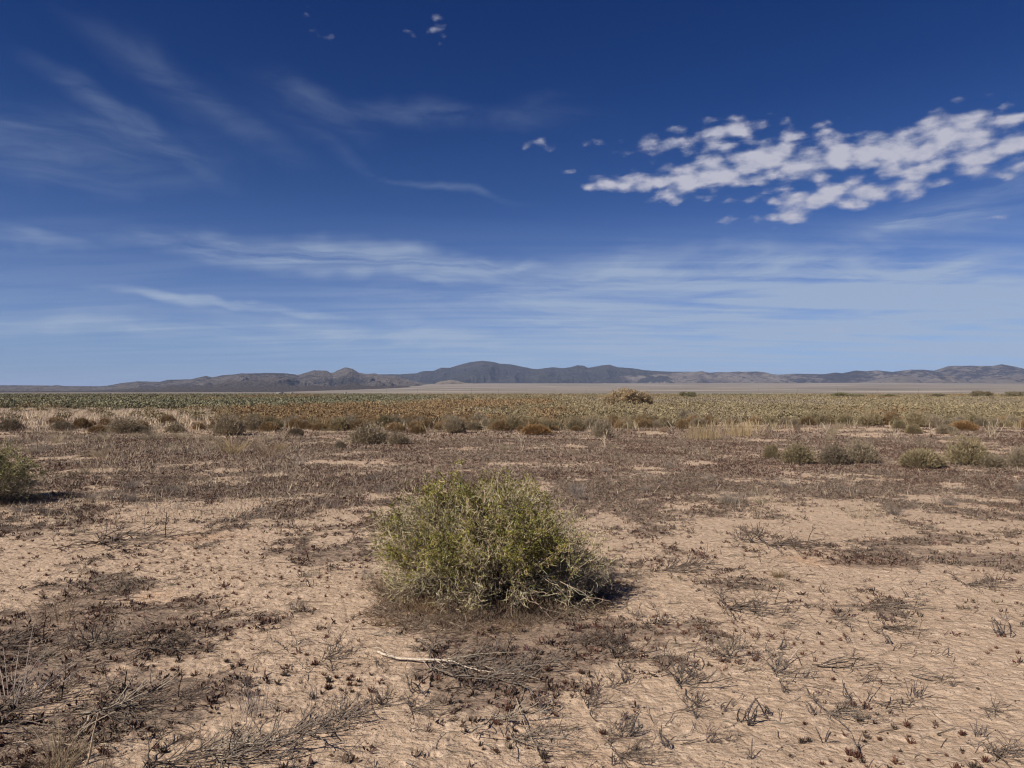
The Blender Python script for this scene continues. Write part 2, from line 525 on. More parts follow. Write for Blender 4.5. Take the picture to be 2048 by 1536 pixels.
def rock_mat(name, base_a, base_b, dark, pale, dark_amt, pale_amt, scale=1.0, flat=None):
    """bare slopes with dark scrub, painted cloud shadow and pale outcrops, sizes in metres"""
    m = bpy.data.materials.new(name); m.use_nodes = True
    m.node_tree.nodes.clear()
    t = NT(m.node_tree)
    geo = t.n('ShaderNodeNewGeometry')
    pos = geo.outputs['Position']
    km = t.mapping(pos, scale=(0.001 * scale, 0.001 * scale, 0.004 * scale))
    a = t.noise(km, 1.6, 8, 0.62)
    b = t.noise(km, 5.0, 7, 0.68)
    c = t.mix(t.step(a, 0.35, 0.65), base_a, base_b)
    c = t.mix(t.math('MULTIPLY', t.step(b, 0.62 - dark_amt, 0.72 - dark_amt), 0.85), c, dark)
    att = t.n('ShaderNodeAttribute', attribute_name='tint')
    sep = t.n('ShaderNodeSeparateColor', ins={0: att.outputs['Color']})
    c = t.mix(t.math('MULTIPLY', t.step(t.noise(km, 3.1, 7, 0.66, 0.3), 0.68 - pale_amt, 0.76 - pale_amt), 0.8), c, pale)
    wood_shade = t.step(t.math('ADD', sep.outputs[0], t.math('MULTIPLY', t.math('SUBTRACT', b, 0.5), 1.6)), 0.45, 0.62)  # woodland mask; on the right range it paints cloud shadow
    c = t.mix(t.math('MULTIPLY', wood_shade, 0.9), c, dark)
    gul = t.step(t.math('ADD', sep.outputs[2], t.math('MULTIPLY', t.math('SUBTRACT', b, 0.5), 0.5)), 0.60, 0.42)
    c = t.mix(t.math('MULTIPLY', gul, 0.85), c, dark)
    if flat:
        c = t.mix(sep.outputs[1], c, flat)
    bump = t.n('ShaderNodeBump', ins={'Height': t.noise(km, 9.0, 7, 0.72), 'Strength': 1.0, 'Distance': 190.0})
    bs = t.n('ShaderNodeBsdfPrincipled', ins={'Base Color': c, 'Roughness': 1.0, 'Specular IOR Level': 0.0, 'Normal': bump.outputs[0]})
    t.n('ShaderNodeOutputMaterial', ins={'Surface': bs.outputs[0]})
    return m


SAND_A = (0.405, 0.293, 0.208)
SAND_B = (0.355, 0.254, 0.178)
SAND_PALE = (0.53, 0.40, 0.295)
SAND_DARK = (0.24, 0.165, 0.11)
SAND_RED = (0.46, 0.27, 0.16)
LITTER = (0.085, 0.058, 0.046)
LITTER_B = (0.19, 0.135, 0.105)
FLAT_A = (0.120, 0.106, 0.088)
FLAT_B = (0.235, 0.198, 0.162)
FLAT_PALE = (0.40, 0.34, 0.28)
VEG = (0.135, 0.112, 0.070)

M_twig = plant_mat('pale_twig', rough=0.9, spec=0.05)
M_leaf = plant_mat('greasewood_leaf', trans=0.18, obj_color=True)
M_stem = plant_mat('grey_stem', obj_color=True)
M_grass = plant_mat('dry_grass', trans=0.30, obj_color=True, rand=0.2)
M_dead = plant_mat('dead_plant', obj_color=True, rand=0.4)
M_sprout = plant_mat('maroon_sprout', obj_color=True, rand=0.4)
M_stuff = plant_mat('mixed_scrub', rand=0.0)

# ------------------------------------------------------------------ the ground, one sheet to the horizon
def build_ground():
    half = math.radians(52)
    az_in = np.linspace(-half, half, 1250)
    az_out = np.linspace(half, 2 * np.pi - half, 110)[1:-1]
    az = np.concatenate([az_in, az_out])
    r = [0.6]
    while r[-1] < 60000:
        v = r[-1]
        k = 0.05 if v < 2.4 else (0.0035 if v < 9 else (0.006 if v < 30 else (0.012 if v < 400 else 0.04)))
        r.append(v * (1 + k))
    r = np.array(r)
    A, R = np.meshgrid(az, r)
    X = R * np.sin(A); Y = R * np.cos(A)
    Z = ground_z(X, Y)
    Z = np.where(R > 40000, Z - 300 * (R - 40000) / 20000, Z)
    n, m = X.shape
    cov = cover(X, Y)
    u = ucol(X, Y)
    far = sstep(650, 1500, R)
    vegin = sstep(45, 90, R) * 0.75
    left = (1 - sstep(350, 480, u)) * (1 - sstep(70, 90, R))
    vegin = vegin * (1 - left)
    vegout = sstep(1600, 2600, R)
    veg = np.where(Y > 0, vegin * (1 - vegout), 0.3 * sstep(45, 90, R))
    g = Geo()
    i = np.arange(n - 1)[:, None] * m; j = np.arange(m)[None]; j2 = (j + 1) % m
    Q = np.stack([i + j, i + m + j, i + m + j2, i + j2], 2).reshape(-1, 4)[:, ::-1]
    g.add(np.stack([X, Y, Z], 2), Q, np.stack([cov * (1 - far), far, veg], 2).reshape(-1, 3))
    c0 = g.n
    ring = np.stack([np.full(m // 2, c0), np.arange(0, m // 2) * 2, np.arange(0, m // 2) * 2 + 1, (np.arange(0, m // 2) * 2 + 2) % m], 1)
    g.add(np.array([[0, 0, 0.0]]), ring - g.n, np.zeros((1, 3)))
    return tag(g.build('ground', ground_mat(), smooth=True), 'dry sandy desert plain reaching to the mountains', None, None, 'structure')


build_ground()


# ------------------------------------------------------------------ mountains
def range_mesh(name, prof, foot, D, back, mat, relief=0.5, seed=1, p=1.5, wood_shade=None, spur=1400.0, jag=0.0, label='', low=None, bp=0.8):
    """a range of hills: prof = its skyline (px, py) seen from the road, foot / D / back = metres to foot, crest and far side"""
    pu = np.array([q[0] for q in prof], float); ph = np.array([q[1] for q in prof], float)
    u = np.arange(pu[0], pu[-1] + 0.1, 1.1)
    t = np.concatenate([np.linspace(0, 1, 210), 1 + np.linspace(0, 1, 22)[1:]])
    U, T = np.meshgrid(u, t)
    warp = (fbm(U / 45.0 + seed, T * 2.5, 4, seed + 5) - 0.5) * 160 * (1 - np.abs(T - 1))
    Hs = (HY - np.interp(U + np.where(T < 1, warp, 0) * np.clip(1 - T, 0, 1), pu, ph)) / F * D + EYE
    small = (fbm(u / 5.0, u * 0, 4, seed + 9) - 0.5)[None] * 2
    Hs = Hs + small * jag * np.clip(Hs, 0, 400) / 100 * 6
    Rr = np.where(T <= 1, foot + (D - foot) * T, D + (back - D) * (T - 1))
    X = (U - CX) / F * Rr; Y = Rr
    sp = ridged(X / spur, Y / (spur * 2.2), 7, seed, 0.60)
    shape = np.where(T <= 1, np.clip(T, 0, 1) ** p, 1 - sstep(0, 1, T - 1))
    bell = np.where(T <= 1, (4 * T * (1 - T)) ** bp * np.where(T < .5, np.clip(T * 2, 0, 1) ** (bp - .8), 1), 0.4 * (1 - np.abs(2 * (T - 1.5))))
    Z = Hs * (shape + relief * bell * (np.minimum(sp, .82) - 0.80) * np.where(T < 1, 1.15, 1))
    end = sstep(0, 1, (U - pu[0]) / 40) * sstep(0, 1, (pu[-1] - U) / 40)
    Z = np.where(T == 0, -60, Z * end) - 5
    n, m = X.shape
    i = np.arange(n - 1)[:, None] * m; j = np.arange(m - 1)[None]
    Q = np.stack([i + j, i + j + 1, i + m + j + 1, i + m + j], 2).reshape(-1, 4)
    w = np.zeros_like(X) if wood_shade is None else wood_shade(U, T, sp)
    f = np.zeros_like(X) if low is None else 1 - sstep(low[0], low[1], T)
    g = Geo()
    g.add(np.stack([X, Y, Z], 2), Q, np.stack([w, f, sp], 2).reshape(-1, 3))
    return tag(g.build(name, mat, smooth=True), label, None, None, 'structure')


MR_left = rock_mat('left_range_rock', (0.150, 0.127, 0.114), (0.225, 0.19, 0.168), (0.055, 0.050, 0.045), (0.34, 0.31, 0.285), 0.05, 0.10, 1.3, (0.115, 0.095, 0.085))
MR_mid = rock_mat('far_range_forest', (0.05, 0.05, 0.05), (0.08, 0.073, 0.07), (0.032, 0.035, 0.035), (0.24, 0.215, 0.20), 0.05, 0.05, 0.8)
MR_right = rock_mat('right_range_slopes', (0.18, 0.152, 0.136), (0.275, 0.232, 0.20), (0.035, 0.030, 0.032), (0.42, 0.36, 0.31), 0.10, 0.04, 0.8, (0.20, 0.165, 0.145))  # its dark tone also colours the painted cloud shadow
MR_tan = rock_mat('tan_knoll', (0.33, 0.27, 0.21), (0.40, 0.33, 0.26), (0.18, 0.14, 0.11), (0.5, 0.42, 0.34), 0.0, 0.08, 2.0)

range_mesh('mountain_range', [(-420, 778), (-200, 774), (0, 770), (50, 770), (105, 770.5), (112, 769.5), (130, 771.5), (200, 772), (220, 770), (240, 766), (275, 762),
    (320, 763), (335, 759), (380, 758), (400, 754), (412, 751), (425, 754), (445, 750), (470, 748), (485, 746), (520, 746), (540, 745),
    (570, 746), (595, 749), (612, 745), (628, 740), (655, 741), (661, 745), (668, 744), (680, 738), (690, 734), (705, 737), (718, 745),
    (735, 747), (750, 746), (765, 750), (790, 751), (830, 762), (870, 770), (940, 778)], 6000, 12500, 15500, MR_left, 1.1, 3, 0.95,
    wood_shade=lambda U, T, sp: np.where(U < 640, 0.20 + 0.30 * sstep(.45, .8, T), 0.02), spur=800, jag=0.25,
    label='low grey rocky mountain range with a bare peak, left of centre', low=(0.25, 0.62), bp=2.0)
range_mesh('mountain_range', [(660, 775), (740, 749), (770, 748), (800, 748), (833, 746), (845, 742), (868, 741), (882, 735), (900, 735), (920, 729), (940, 724),
    (965, 721), (985, 723), (1000, 727), (1020, 728), (1040, 732), (1065, 737), (1075, 738), (1090, 736), (1105, 734), (1125, 736), (1140, 734),
    (1155, 730), (1167, 731), (1176, 735), (1190, 733), (1205, 730), (1220, 729), (1235, 734), (1265, 736), (1290, 740), (1320, 742),
    (1345, 743), (1380, 743), (1450, 746), (1520, 750), (1700, 775)], 12800, 17500, 21000, MR_mid, 1.1, 21, 1.1,
    wood_shade=lambda U, T, sp: 0.42 + 0 * U, spur=2200, jag=0.15, label='dark forested mountain range far behind the plain, centre of the skyline')
range_mesh('hill', [(835, 780), (858, 770), (880, 762.5), (900, 759), (915, 761), (930, 765), (960, 767), (1010, 770), (1060, 780)], 9600, 10700, 11800,
    MR_tan, 0.7, 33, 1.1, spur=260, jag=0.3, label='small pale tan knoll in front of the dark far range')
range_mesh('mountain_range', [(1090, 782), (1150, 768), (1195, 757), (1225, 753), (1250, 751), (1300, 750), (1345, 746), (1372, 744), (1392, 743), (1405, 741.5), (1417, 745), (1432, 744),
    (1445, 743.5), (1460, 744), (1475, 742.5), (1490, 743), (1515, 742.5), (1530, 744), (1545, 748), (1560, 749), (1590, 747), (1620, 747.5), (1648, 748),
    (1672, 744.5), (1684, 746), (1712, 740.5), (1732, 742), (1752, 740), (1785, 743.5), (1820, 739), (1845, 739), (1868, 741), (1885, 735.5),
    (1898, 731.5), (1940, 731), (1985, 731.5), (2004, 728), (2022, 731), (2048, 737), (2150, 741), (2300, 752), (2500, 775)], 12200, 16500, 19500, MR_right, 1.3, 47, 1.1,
    wood_shade=lambda U, T, sp: np.where(U > 1560, 0.56 * sstep(.45, .8, T), 0.16) * sstep(1250, 1500, U) + 0.30 * (1 - sstep(1250, 1500, U)) ,  # cloud shadow over the crest, put into the slope colour
    spur=1100, jag=0.15, label='rolling pale brown hills with dark scrub along the crest, right side', low=(0.02, 0.12))  # the dark along the crest is cloud shadow painted into the slope colour
range_mesh('foothills', [(1560, 782), (1640, 775), (1690, 770), (1725, 764), (1760, 757), (1790, 752), (1815, 751), (1835, 757), (1850, 762), (1868, 756), (1890, 750), (1905, 752),
    (1925, 760), (1945, 764), (1965, 758), (1990, 754), (2048, 752), (2120, 748), (2300, 760), (2450, 782)], 10800, 12600, 14500, MR_right, 1.0, 58, 1.2,
    spur=600, jag=0.1, label='pale rounded foothills in front of the right hand range', low=(0.1, 0.3))


def build_haze():
    g = Geo()
    x, y0, y1, z0, z1 = 61500, -61500, 61500, -360, 840
    V = np.array([[a, b, c] for c in (z0, z1) for b in (y0, y1) for a in (-x, x)], float)
    g.add(V, np.array([[0, 2, 3, 1], [4, 5, 7, 6], [0, 1, 5, 4], [2, 6, 7, 3], [0, 4, 6, 2], [1, 3, 7, 5]]), np.ones((8, 3)))
    m = bpy.data.materials.new('thin_air'); m.use_nodes = True
    m.node_tree.nodes.clear()
    t = NT(m.node_tree)
    v = t.n('ShaderNodeVolumePrincipled', ins={'Color': HAZE_COL + (1,), 'Density': HAZE_DENS, 'Anisotropy': 0.0})
    t.n('ShaderNodeOutputMaterial', ins={'Volume': v.outputs[0]})
    tag(g.build('haze', m), 'thin blue haze over the plain and mountains', None, None, 'stuff')


HAZE_COL = (0.52, 0.66, 1.0)
HAZE_DENS = 1.8e-5
build_haze()
#TERRAINONLY

# ------------------------------------------------------------------ plants: shared builders
def sample_view(rng, n, d0, d1, u0=-260, u1=2310, power=1.0):
    """random places on the plain between two distances; power 1 = even per square metre"""
    a = power + 1
    r = rng.random(n)
    d = (d0 ** a + r * (d1 ** a - d0 ** a)) ** (1 / a) if abs(a) > 1e-6 else d0 * (d1 / d0) ** r
    u = rng.uniform(u0, u1, n)
    return (u - CX) / F * d, d, u


def greasewood(root, seed, W, Dp, H, top, n_stem, n2, n3, leaf_n, zone, twig_c=(0.40, 0.33, 0.23), leaf_c=(0.225, 0.205, 0.055), fat=1.0):
    """a twiggy thorn shrub: stems from one base, two orders of crooked twigs, small narrow leaves"""
    rng = np.random.default_rng(seed)
    n = n_stem
    ph = rng.uniform(0, 2 * np.pi, n)
    ct = rng.random(n) ** 0.85                              # 0 at the rim, 1 at the crown
    st = np.sqrt(1 - ct ** 2)
    lobe = 0.72 + 0.52 * fbm(np.cos(ph) * 2.3 + 7 + seed, np.sin(ph) * 2.3 + ct * 3.2, 3, seed)
    rim = np.interp(ct, [0, .3, 1], [.84, 1, 1])
    xx = np.cos(ph) * st ** 0.75 * lobe * rim
    yy = np.sin(ph) * st ** 0.75 * lobe * rim
    zz = ct ** 0.8 * lobe * np.interp(xx, top[0], top[1])
    Tt = np.stack([xx * W, yy * Dp, np.maximum(zz * H, 0.05)], 1) * rng.uniform(0.82, 1.04, (n, 1))
    B = np.stack([rng.normal(0, 0.13 * W, n), rng.normal(0, 0.13 * Dp, n), np.full(n, -0.03)], 1)
    M = B * 0.6 + Tt * np.array([0.42, 0.42, 0.62]) + rng.normal(0, 0.05 * H, (n, 3))
    k = 8
    P = bez(B, M, Tt, k)
    P[:, 1:] += rng.normal(0, 0.010 * H, (n, k - 1, 3))
    G = Geo()
    R = np.linspace(0.0062, 0.0022, k)[None] * rng.uniform(0.7, 1.2, (n, 1)) * fat
    grey = vary(rng, (0.25, 0.20, 0.15), n, 0.2, 0.05)
    G.tubes(P, R, grey)
    # second order
    m = n * n2
    si = np.repeat(np.arange(n), n2)
    tt = rng.beta(2.2, 1.1, m) * 0.72 + 0.28
    f = tt * (k - 1); i0 = np.minimum(f.astype(int), k - 2); w = (f - i0)[:, None]
    S = P[si, i0] * (1 - w) + P[si, i0 + 1] * w
    tan = unit(P[si, i0 + 1] - P[si, i0])
    out = unit(S * np.array([1 / W, 1 / Dp, 1 / H]) + 1e-6)
    dirn = unit(0.45 * tan + 0.45 * out + 0.85 * unit(rng.normal(size=(m, 3))) + np.array([0, 0, 0.18]))
    L = rng.uniform(0.08, 0.24, m)[:, None] * min(1.0, H)
    E = S + dirn * L
    E[:, 2] = np.maximum(E[:, 2], 0.01)
    k2 = 5
    P2 = bez(S, (S + E) / 2 + rng.normal(0, 0.022, (m, 3)), E, k2)
    P2[:, 1:] += rng.normal(0, 0.006, (m, k2 - 1, 3))
    G2 = Geo()
    zz2 = zone(P2[:, -1] / np.array([W, Dp, H]))          # 1 leafy .. 0 bare
    cc = vary(rng, twig_c, m, 0.22, 0.05)
    G2.tubes(P2, np.linspace(0.0022, 0.0013, k2)[None] * rng.uniform(0.8, 1.2, (m, 1)) * fat, cc)
    # third order, crooked
    q = m * n3
    sj = np.repeat(np.arange(m), n3)
    t3 = rng.uniform(0.25, 1, q) * (k2 - 1); j0 = np.minimum(t3.astype(int), k2 - 2); w3 = (t3 - j0)[:, None]
    S3 = P2[sj, j0] * (1 - w3) + P2[sj, j0 + 1] * w3
    d3 = unit(unit(P2[sj, j0 + 1] - P2[sj, j0]) * 0.5 + unit(rng.normal(size=(q, 3))) + np.array([0, 0, 0.15]))
    L3 = rng.uniform(0.025, 0.085, q)[:, None]
    E3 = S3 + d3 * L3
    P3 = np.stack([S3, (S3 + E3) / 2 + rng.normal(0, 0.007, (q, 3)), E3], 1)
    P3[..., 2] = np.maximum(P3[..., 2], 0.004)
    G2.ribbons(P3, np.array([[0.0014, 0.0013, 0.0008]]) * np.ones((q, 1)) * fat, vary(rng, twig_c, q, 0.25, 0.05), rng)
    # leaves on the outer twigs
    zl = zz2[sj]
    pick = rng.choice(q, leaf_n, p=zl / zl.sum())
    a = rng.uniform(0, 1, leaf_n)[:, None]
    LP = P3[pick, 0] * (1 - a) + P3[pick, 2] * a
    LD = unit(d3[pick] * 0.5 + unit(rng.normal(size=(leaf_n, 3))) + np.array([0, 0, .35]))
    LL = rng.uniform(0.008, 0.019, leaf_n) * fat
    G3 = Geo()
    tone = fbm(LP[:, 0] / 0.16 + 9, LP[:, 1] / 0.16 + LP[:, 2] / 0.16, 2, seed + 3)[:, None]
    C = vary(rng, leaf_c, leaf_n, 0.22, 0.10)
    C = C * (1 - sstep(.45, .65, tone) * 0.25) + np.array([[0.05, 0.045, 0.0]]) * sstep(.5, .7, 1 - tone)
    G3.leaves(LP, LD, LL, LL * rng.uniform(0.20, 0.32, leaf_n), C, rng)
    a1 = G.build('stems', M_twig, root)
    a2 = G2.build('twigs', M_twig, root)
    a3 = G3.build('foliage', M_leaf, root)
    return [a1, a2, a3]


def skirt(root, seed, W, Dp, n, col=(0.17, 0.115, 0.075), front=1.0, name='dead_undergrowth', hmax=0.16):
    """dry brown weeds caught round the foot of a shrub"""
    rng = np.random.default_rng(seed)
    ph = rng.uniform(0, 2 * np.pi, n)
    rr = rng.uniform(0.55, 1.12, n) * (1 + 0.10 * np.sin(ph * 3 + 1) + 0.08 * np.sin(ph * 7))
    x = np.cos(ph) * rr * W
    y = np.sin(ph) * rr * Dp * np.where(np.sin(ph) < 0, front, 0.9)
    h = hmax * rng.uniform(0.2, 1, n) * (1.25 - rr) * 1.5
    B = np.stack([x, y, np.full(n, -0.005)], 1)
    E = B + np.stack([rng.normal(0, 0.06, n), rng.normal(0, 0.05, n), np.abs(h) + 0.004], 1)
    P = bez(B, (B + E) / 2 + rng.normal(0, 0.02, (n, 3)), E, 4)
    P[..., 2] = np.maximum(P[..., 2], 0.0)
    g = Geo()
    tone = sstep(0.4, 0.6, fbm(x / 0.25, y / 0.25, 2, seed))[:, None]
    C = vary(rng, col, n, 0.25, 0.06) * (1 - 0.35 * tone) + tone * np.array([[0.05, 0.045, 0.04]])
    g.ribbons(P, np.array([[0.0016, 0.0015, 0.0012, 0.0007]]) * np.ones((n, 1)), C, rng)
    return g.build(name, M_dead, root)


# ------------------------------------------------------------------ the large shrub in front
def hero_shrub():
    x, y, z = at(978, 1190)
    root = empty('greasewood_shrub', (x, y + 0.05, z))
    tag(root, 'large round yellow green thorny shrub alone on bare sand in front', 'shrub')

    def zone(p):
        n = fbm(p[:, 0] * 2.6 + 3, p[:, 1] * 2.6 + p[:, 2] * 3.0, 3, 77)
        a = 0.25 + 0.75 * sstep(0.42, 0.58, n)
        a = a * (0.08 + 0.92 * sstep(0.2, 0.6, p[:, 2]))
        a = a * np.where((p[:, 0] < -0.55) & (n < .56), 0.35, 1)
        return a + 0.02
    kids = greasewood(root, 5, 1.04, 0.88, 0.90, ([-1.1, -.95, -.7, -.4, -.1, .2, .45, .7, .9, 1.1], [.88, 1.0, 1.0, .98, 1.0, .99, .90, .74, .52, .40]),
                      420, 11, 5, 135000, zone)
    skirt(root, 6, 0.95, 0.92, 14000, front=1.04, col=(0.165, 0.105, 0.065), hmax=.15)
    # bare pale branches hanging out at the right foot
    rng = np.random.default_rng(8)
    g = Geo()
    n = 8
    B = np.stack([rng.uniform(0.15, 0.6, n), rng.uniform(-0.75, -0.45, n), rng.uniform(0.12, 0.30, n)], 1)
    E = B + np.stack([rng.uniform(0.1, 0.5, n), rng.uniform(-0.25, 0.0, n), rng.uniform(-0.2, 0.05, n)], 1)
    E[:, 2] = np.maximum(E[:, 2], 0.02)
    P = bez(B, (B + E) / 2 + np.array([0.02, 0, -0.08]), E, 8)
    P += rng.normal(0, 0.006, P.shape)
    P[..., 2] = np.maximum(P[..., 2], 0.01)
    g.tubes(P, np.linspace(0.0028, 0.0012, 8)[None] * np.ones((n, 1)), vary(rng, (0.36, 0.30, 0.21), n, .2))
    g.build('bare_branches', M_twig, root)


hero_shrub()


def edge_shrub():
    x, y, z = at(-28, 1006)
    root = empty('greasewood_shrub', (x, y, z))
    tag(root, 'dark green twiggy shrub cut off by the left edge, casting a black shadow', 'shrub')
    greasewood(root, 15, 0.76, 0.72, 0.86, ([-1.1, 0, .5, .8, 1.1], [.9, 1.0, .9, .72, .5]), 210, 9, 6, 34000,
               lambda p: 0.15 + sstep(0.3, 0.55, p[:, 2]) * (0.4 + 0.6 * sstep(.4, .6, fbm(p[:, 0] * 3, p[:, 1] * 3 + p[:, 2] * 3, 2, 4))),
               leaf_c=(0.17, 0.18, 0.055), fat=1.3)
    skirt(root, 16, 0.72, 0.72, 3500)


edge_shrub()


# ------------------------------------------------------------------ rabbitbrush and sagebrush
def brush_proto(seed, n_stem=200, n_tuft=900, blades=9, tall=1.0, loose=0.0, stem_c=(0.24, 0.20, 0.15)):
    """fan of stems from one base ending in a dome of fine upright shoots; about 1 m wide, 0.6 m high"""
    rng = np.random.default_rng(seed)
    root = empty('dry_shrub')

    def dome(n):
        ph = rng.uniform(0, 2 * np.pi, n); ct = rng.random(n) ** 0.9; st = np.sqrt(1 - ct ** 2)
        lobe = 0.74 + 0.48 * fbm(np.cos(ph) * 2.2 + seed, np.sin(ph) * 2.2 + ct * 2, 3, seed)
        lobe = lobe * (1 + loose * rng.normal(0, 0.18, n))
        return np.stack([np.cos(ph) * st * 0.48 * lobe, np.sin(ph) * st * 0.48 * lobe, (0.05 + ct * 0.52 * tall) * lobe], 1)
    T = dome(n_stem)
    B = T * np.array([0.16, 0.16, 0]) + np.array([0, 0, -0.02])
    P = bez(B, B * .5 + T * np.array([.45, .45, .62]), T, 5)
    P[:, 1:] += rng.normal(0, 0.008, (n_stem, 4, 3))
    g = Geo()
    g.ribbons(P, np.linspace(0.005, 0.002, 5)[None] * np.ones((n_stem, 1)), vary(rng, stem_c, n_stem, .25), rng)
    a = g.build('stems', M_stem, root)
    T2 = dome(n_tuft) * rng.uniform(0.66, 1.0, (n_tuft, 1))
    T2[:, 2] = np.maximum(T2[:, 2], 0.03)
    m = n_tuft * blades
    S = np.repeat(T2, blades, 0) + rng.normal(0, 0.012, (m, 3))
    out = unit(S * np.array([1, 1, 0.8]))
    D = unit(out * 0.75 + np.array([0, 0, 0.55]) + rng.normal(0, 0.26 + 0.2 * loose, (m, 3)))
    L = rng.uniform(0.04, 0.12, m)
    g2 = Geo()
    base = np.repeat(vary(rng, (1, 1, 1), n_tuft, 0.2, 0.05), blades, 0)
    C = np.clip(base * (1 + rng.normal(0, .12, (m, 1))), 0.2, 2.2)
    g2.leaves(S, D, L, L * 0.05 + 0.0024, C, rng)
    b = g2.build('foliage', M_leaf, root)
    return root, [a, b]


def grass_proto(seed, n=230, spread=0.16, h=0.5, lean=0.35, w=0.0022, col=(0.42, 0.32, 0.19), name='dry_grass_tuft'):
    rng = np.random.default_rng(seed)
    B = np.stack([rng.normal(0, spread * .4, n), rng.normal(0, spread * .4, n), np.full(n, -0.01)], 1)
    hh = h * rng.uniform(0.35, 1.0, n) ** 0.8
    off = unit(np.stack([B[:, 0], B[:, 1], np.zeros(n)], 1) + rng.normal(0, .03, (n, 3)) * np.array([1, 1, 0]))
    E = B + off * (hh * lean * rng.uniform(0.2, 1.4, n))[:, None] + np.stack([np.zeros(n), np.zeros(n), hh], 1)
    M = B + (E - B) * np.array([0.25, 0.25, 0.6])
    P = bez(B, M, E, 5)
    g = Geo()
    g.ribbons(P, np.linspace(1, 0.35, 5)[None] * w * rng.uniform(.7, 1.3, (n, 1)), vary(rng, col, n, .22, .05), rng)
    o = g.build(name, M_grass)
    return o


OCHRE = (0.265, 0.180, 0.100); ORANGE = (0.31, 0.185, 0.085); OLIVE = (0.245, 0.198, 0.118); TAN = (0.285, 0.228, 0.138)
GREY = (0.265, 0.215, 0.150); DARK = (0.175, 0.140, 0.100); GREEN = (0.205, 0.190, 0.122); YGREEN = (0.27, 0.22, 0.065)
BP = [brush_proto(101, tall=0.95), brush_proto(102, tall=1.05), brush_proto(103, tall=0.9, loose=.5), brush_proto(104, tall=1.15, loose=1.0),
      brush_proto(105, n_stem=400, n_tuft=480, blades=8, tall=1.1, loose=1.0), brush_proto(106, tall=0.85)]
used = [False] * len(BP)


def place_brush(kind, px, py, wpx, hpx, col, label, group=None, rng=None, stem=(1, 1, 1)):
    x, y, z = at(px, py)
    w = wpx / F * y; h = hpx / F * y
    root, kids = BP[kind]
    rz = rng.uniform(0, 6.28)
    sc = (w / 1.08, w / 1.08, h / 0.76)
    y2 = y + w * 0.38
    if not used[kind]:
        used[kind] = True
        r, ks = root, kids
        r.location, r.rotation_euler, r.scale = (x * y2 / y, y2, z), (0, 0, rz), sc
    else:
        r, ks = copy_tree(root, kids, (x * y2 / y, y2, z), rz, sc)
    ks[0].color = tuple(stem) + (1,)
    ks[1].color = tuple(np.minimum(np.array(col) * 1.2, .7)) + (1,)
    tag(r, label, 'shrub', group)
    return r


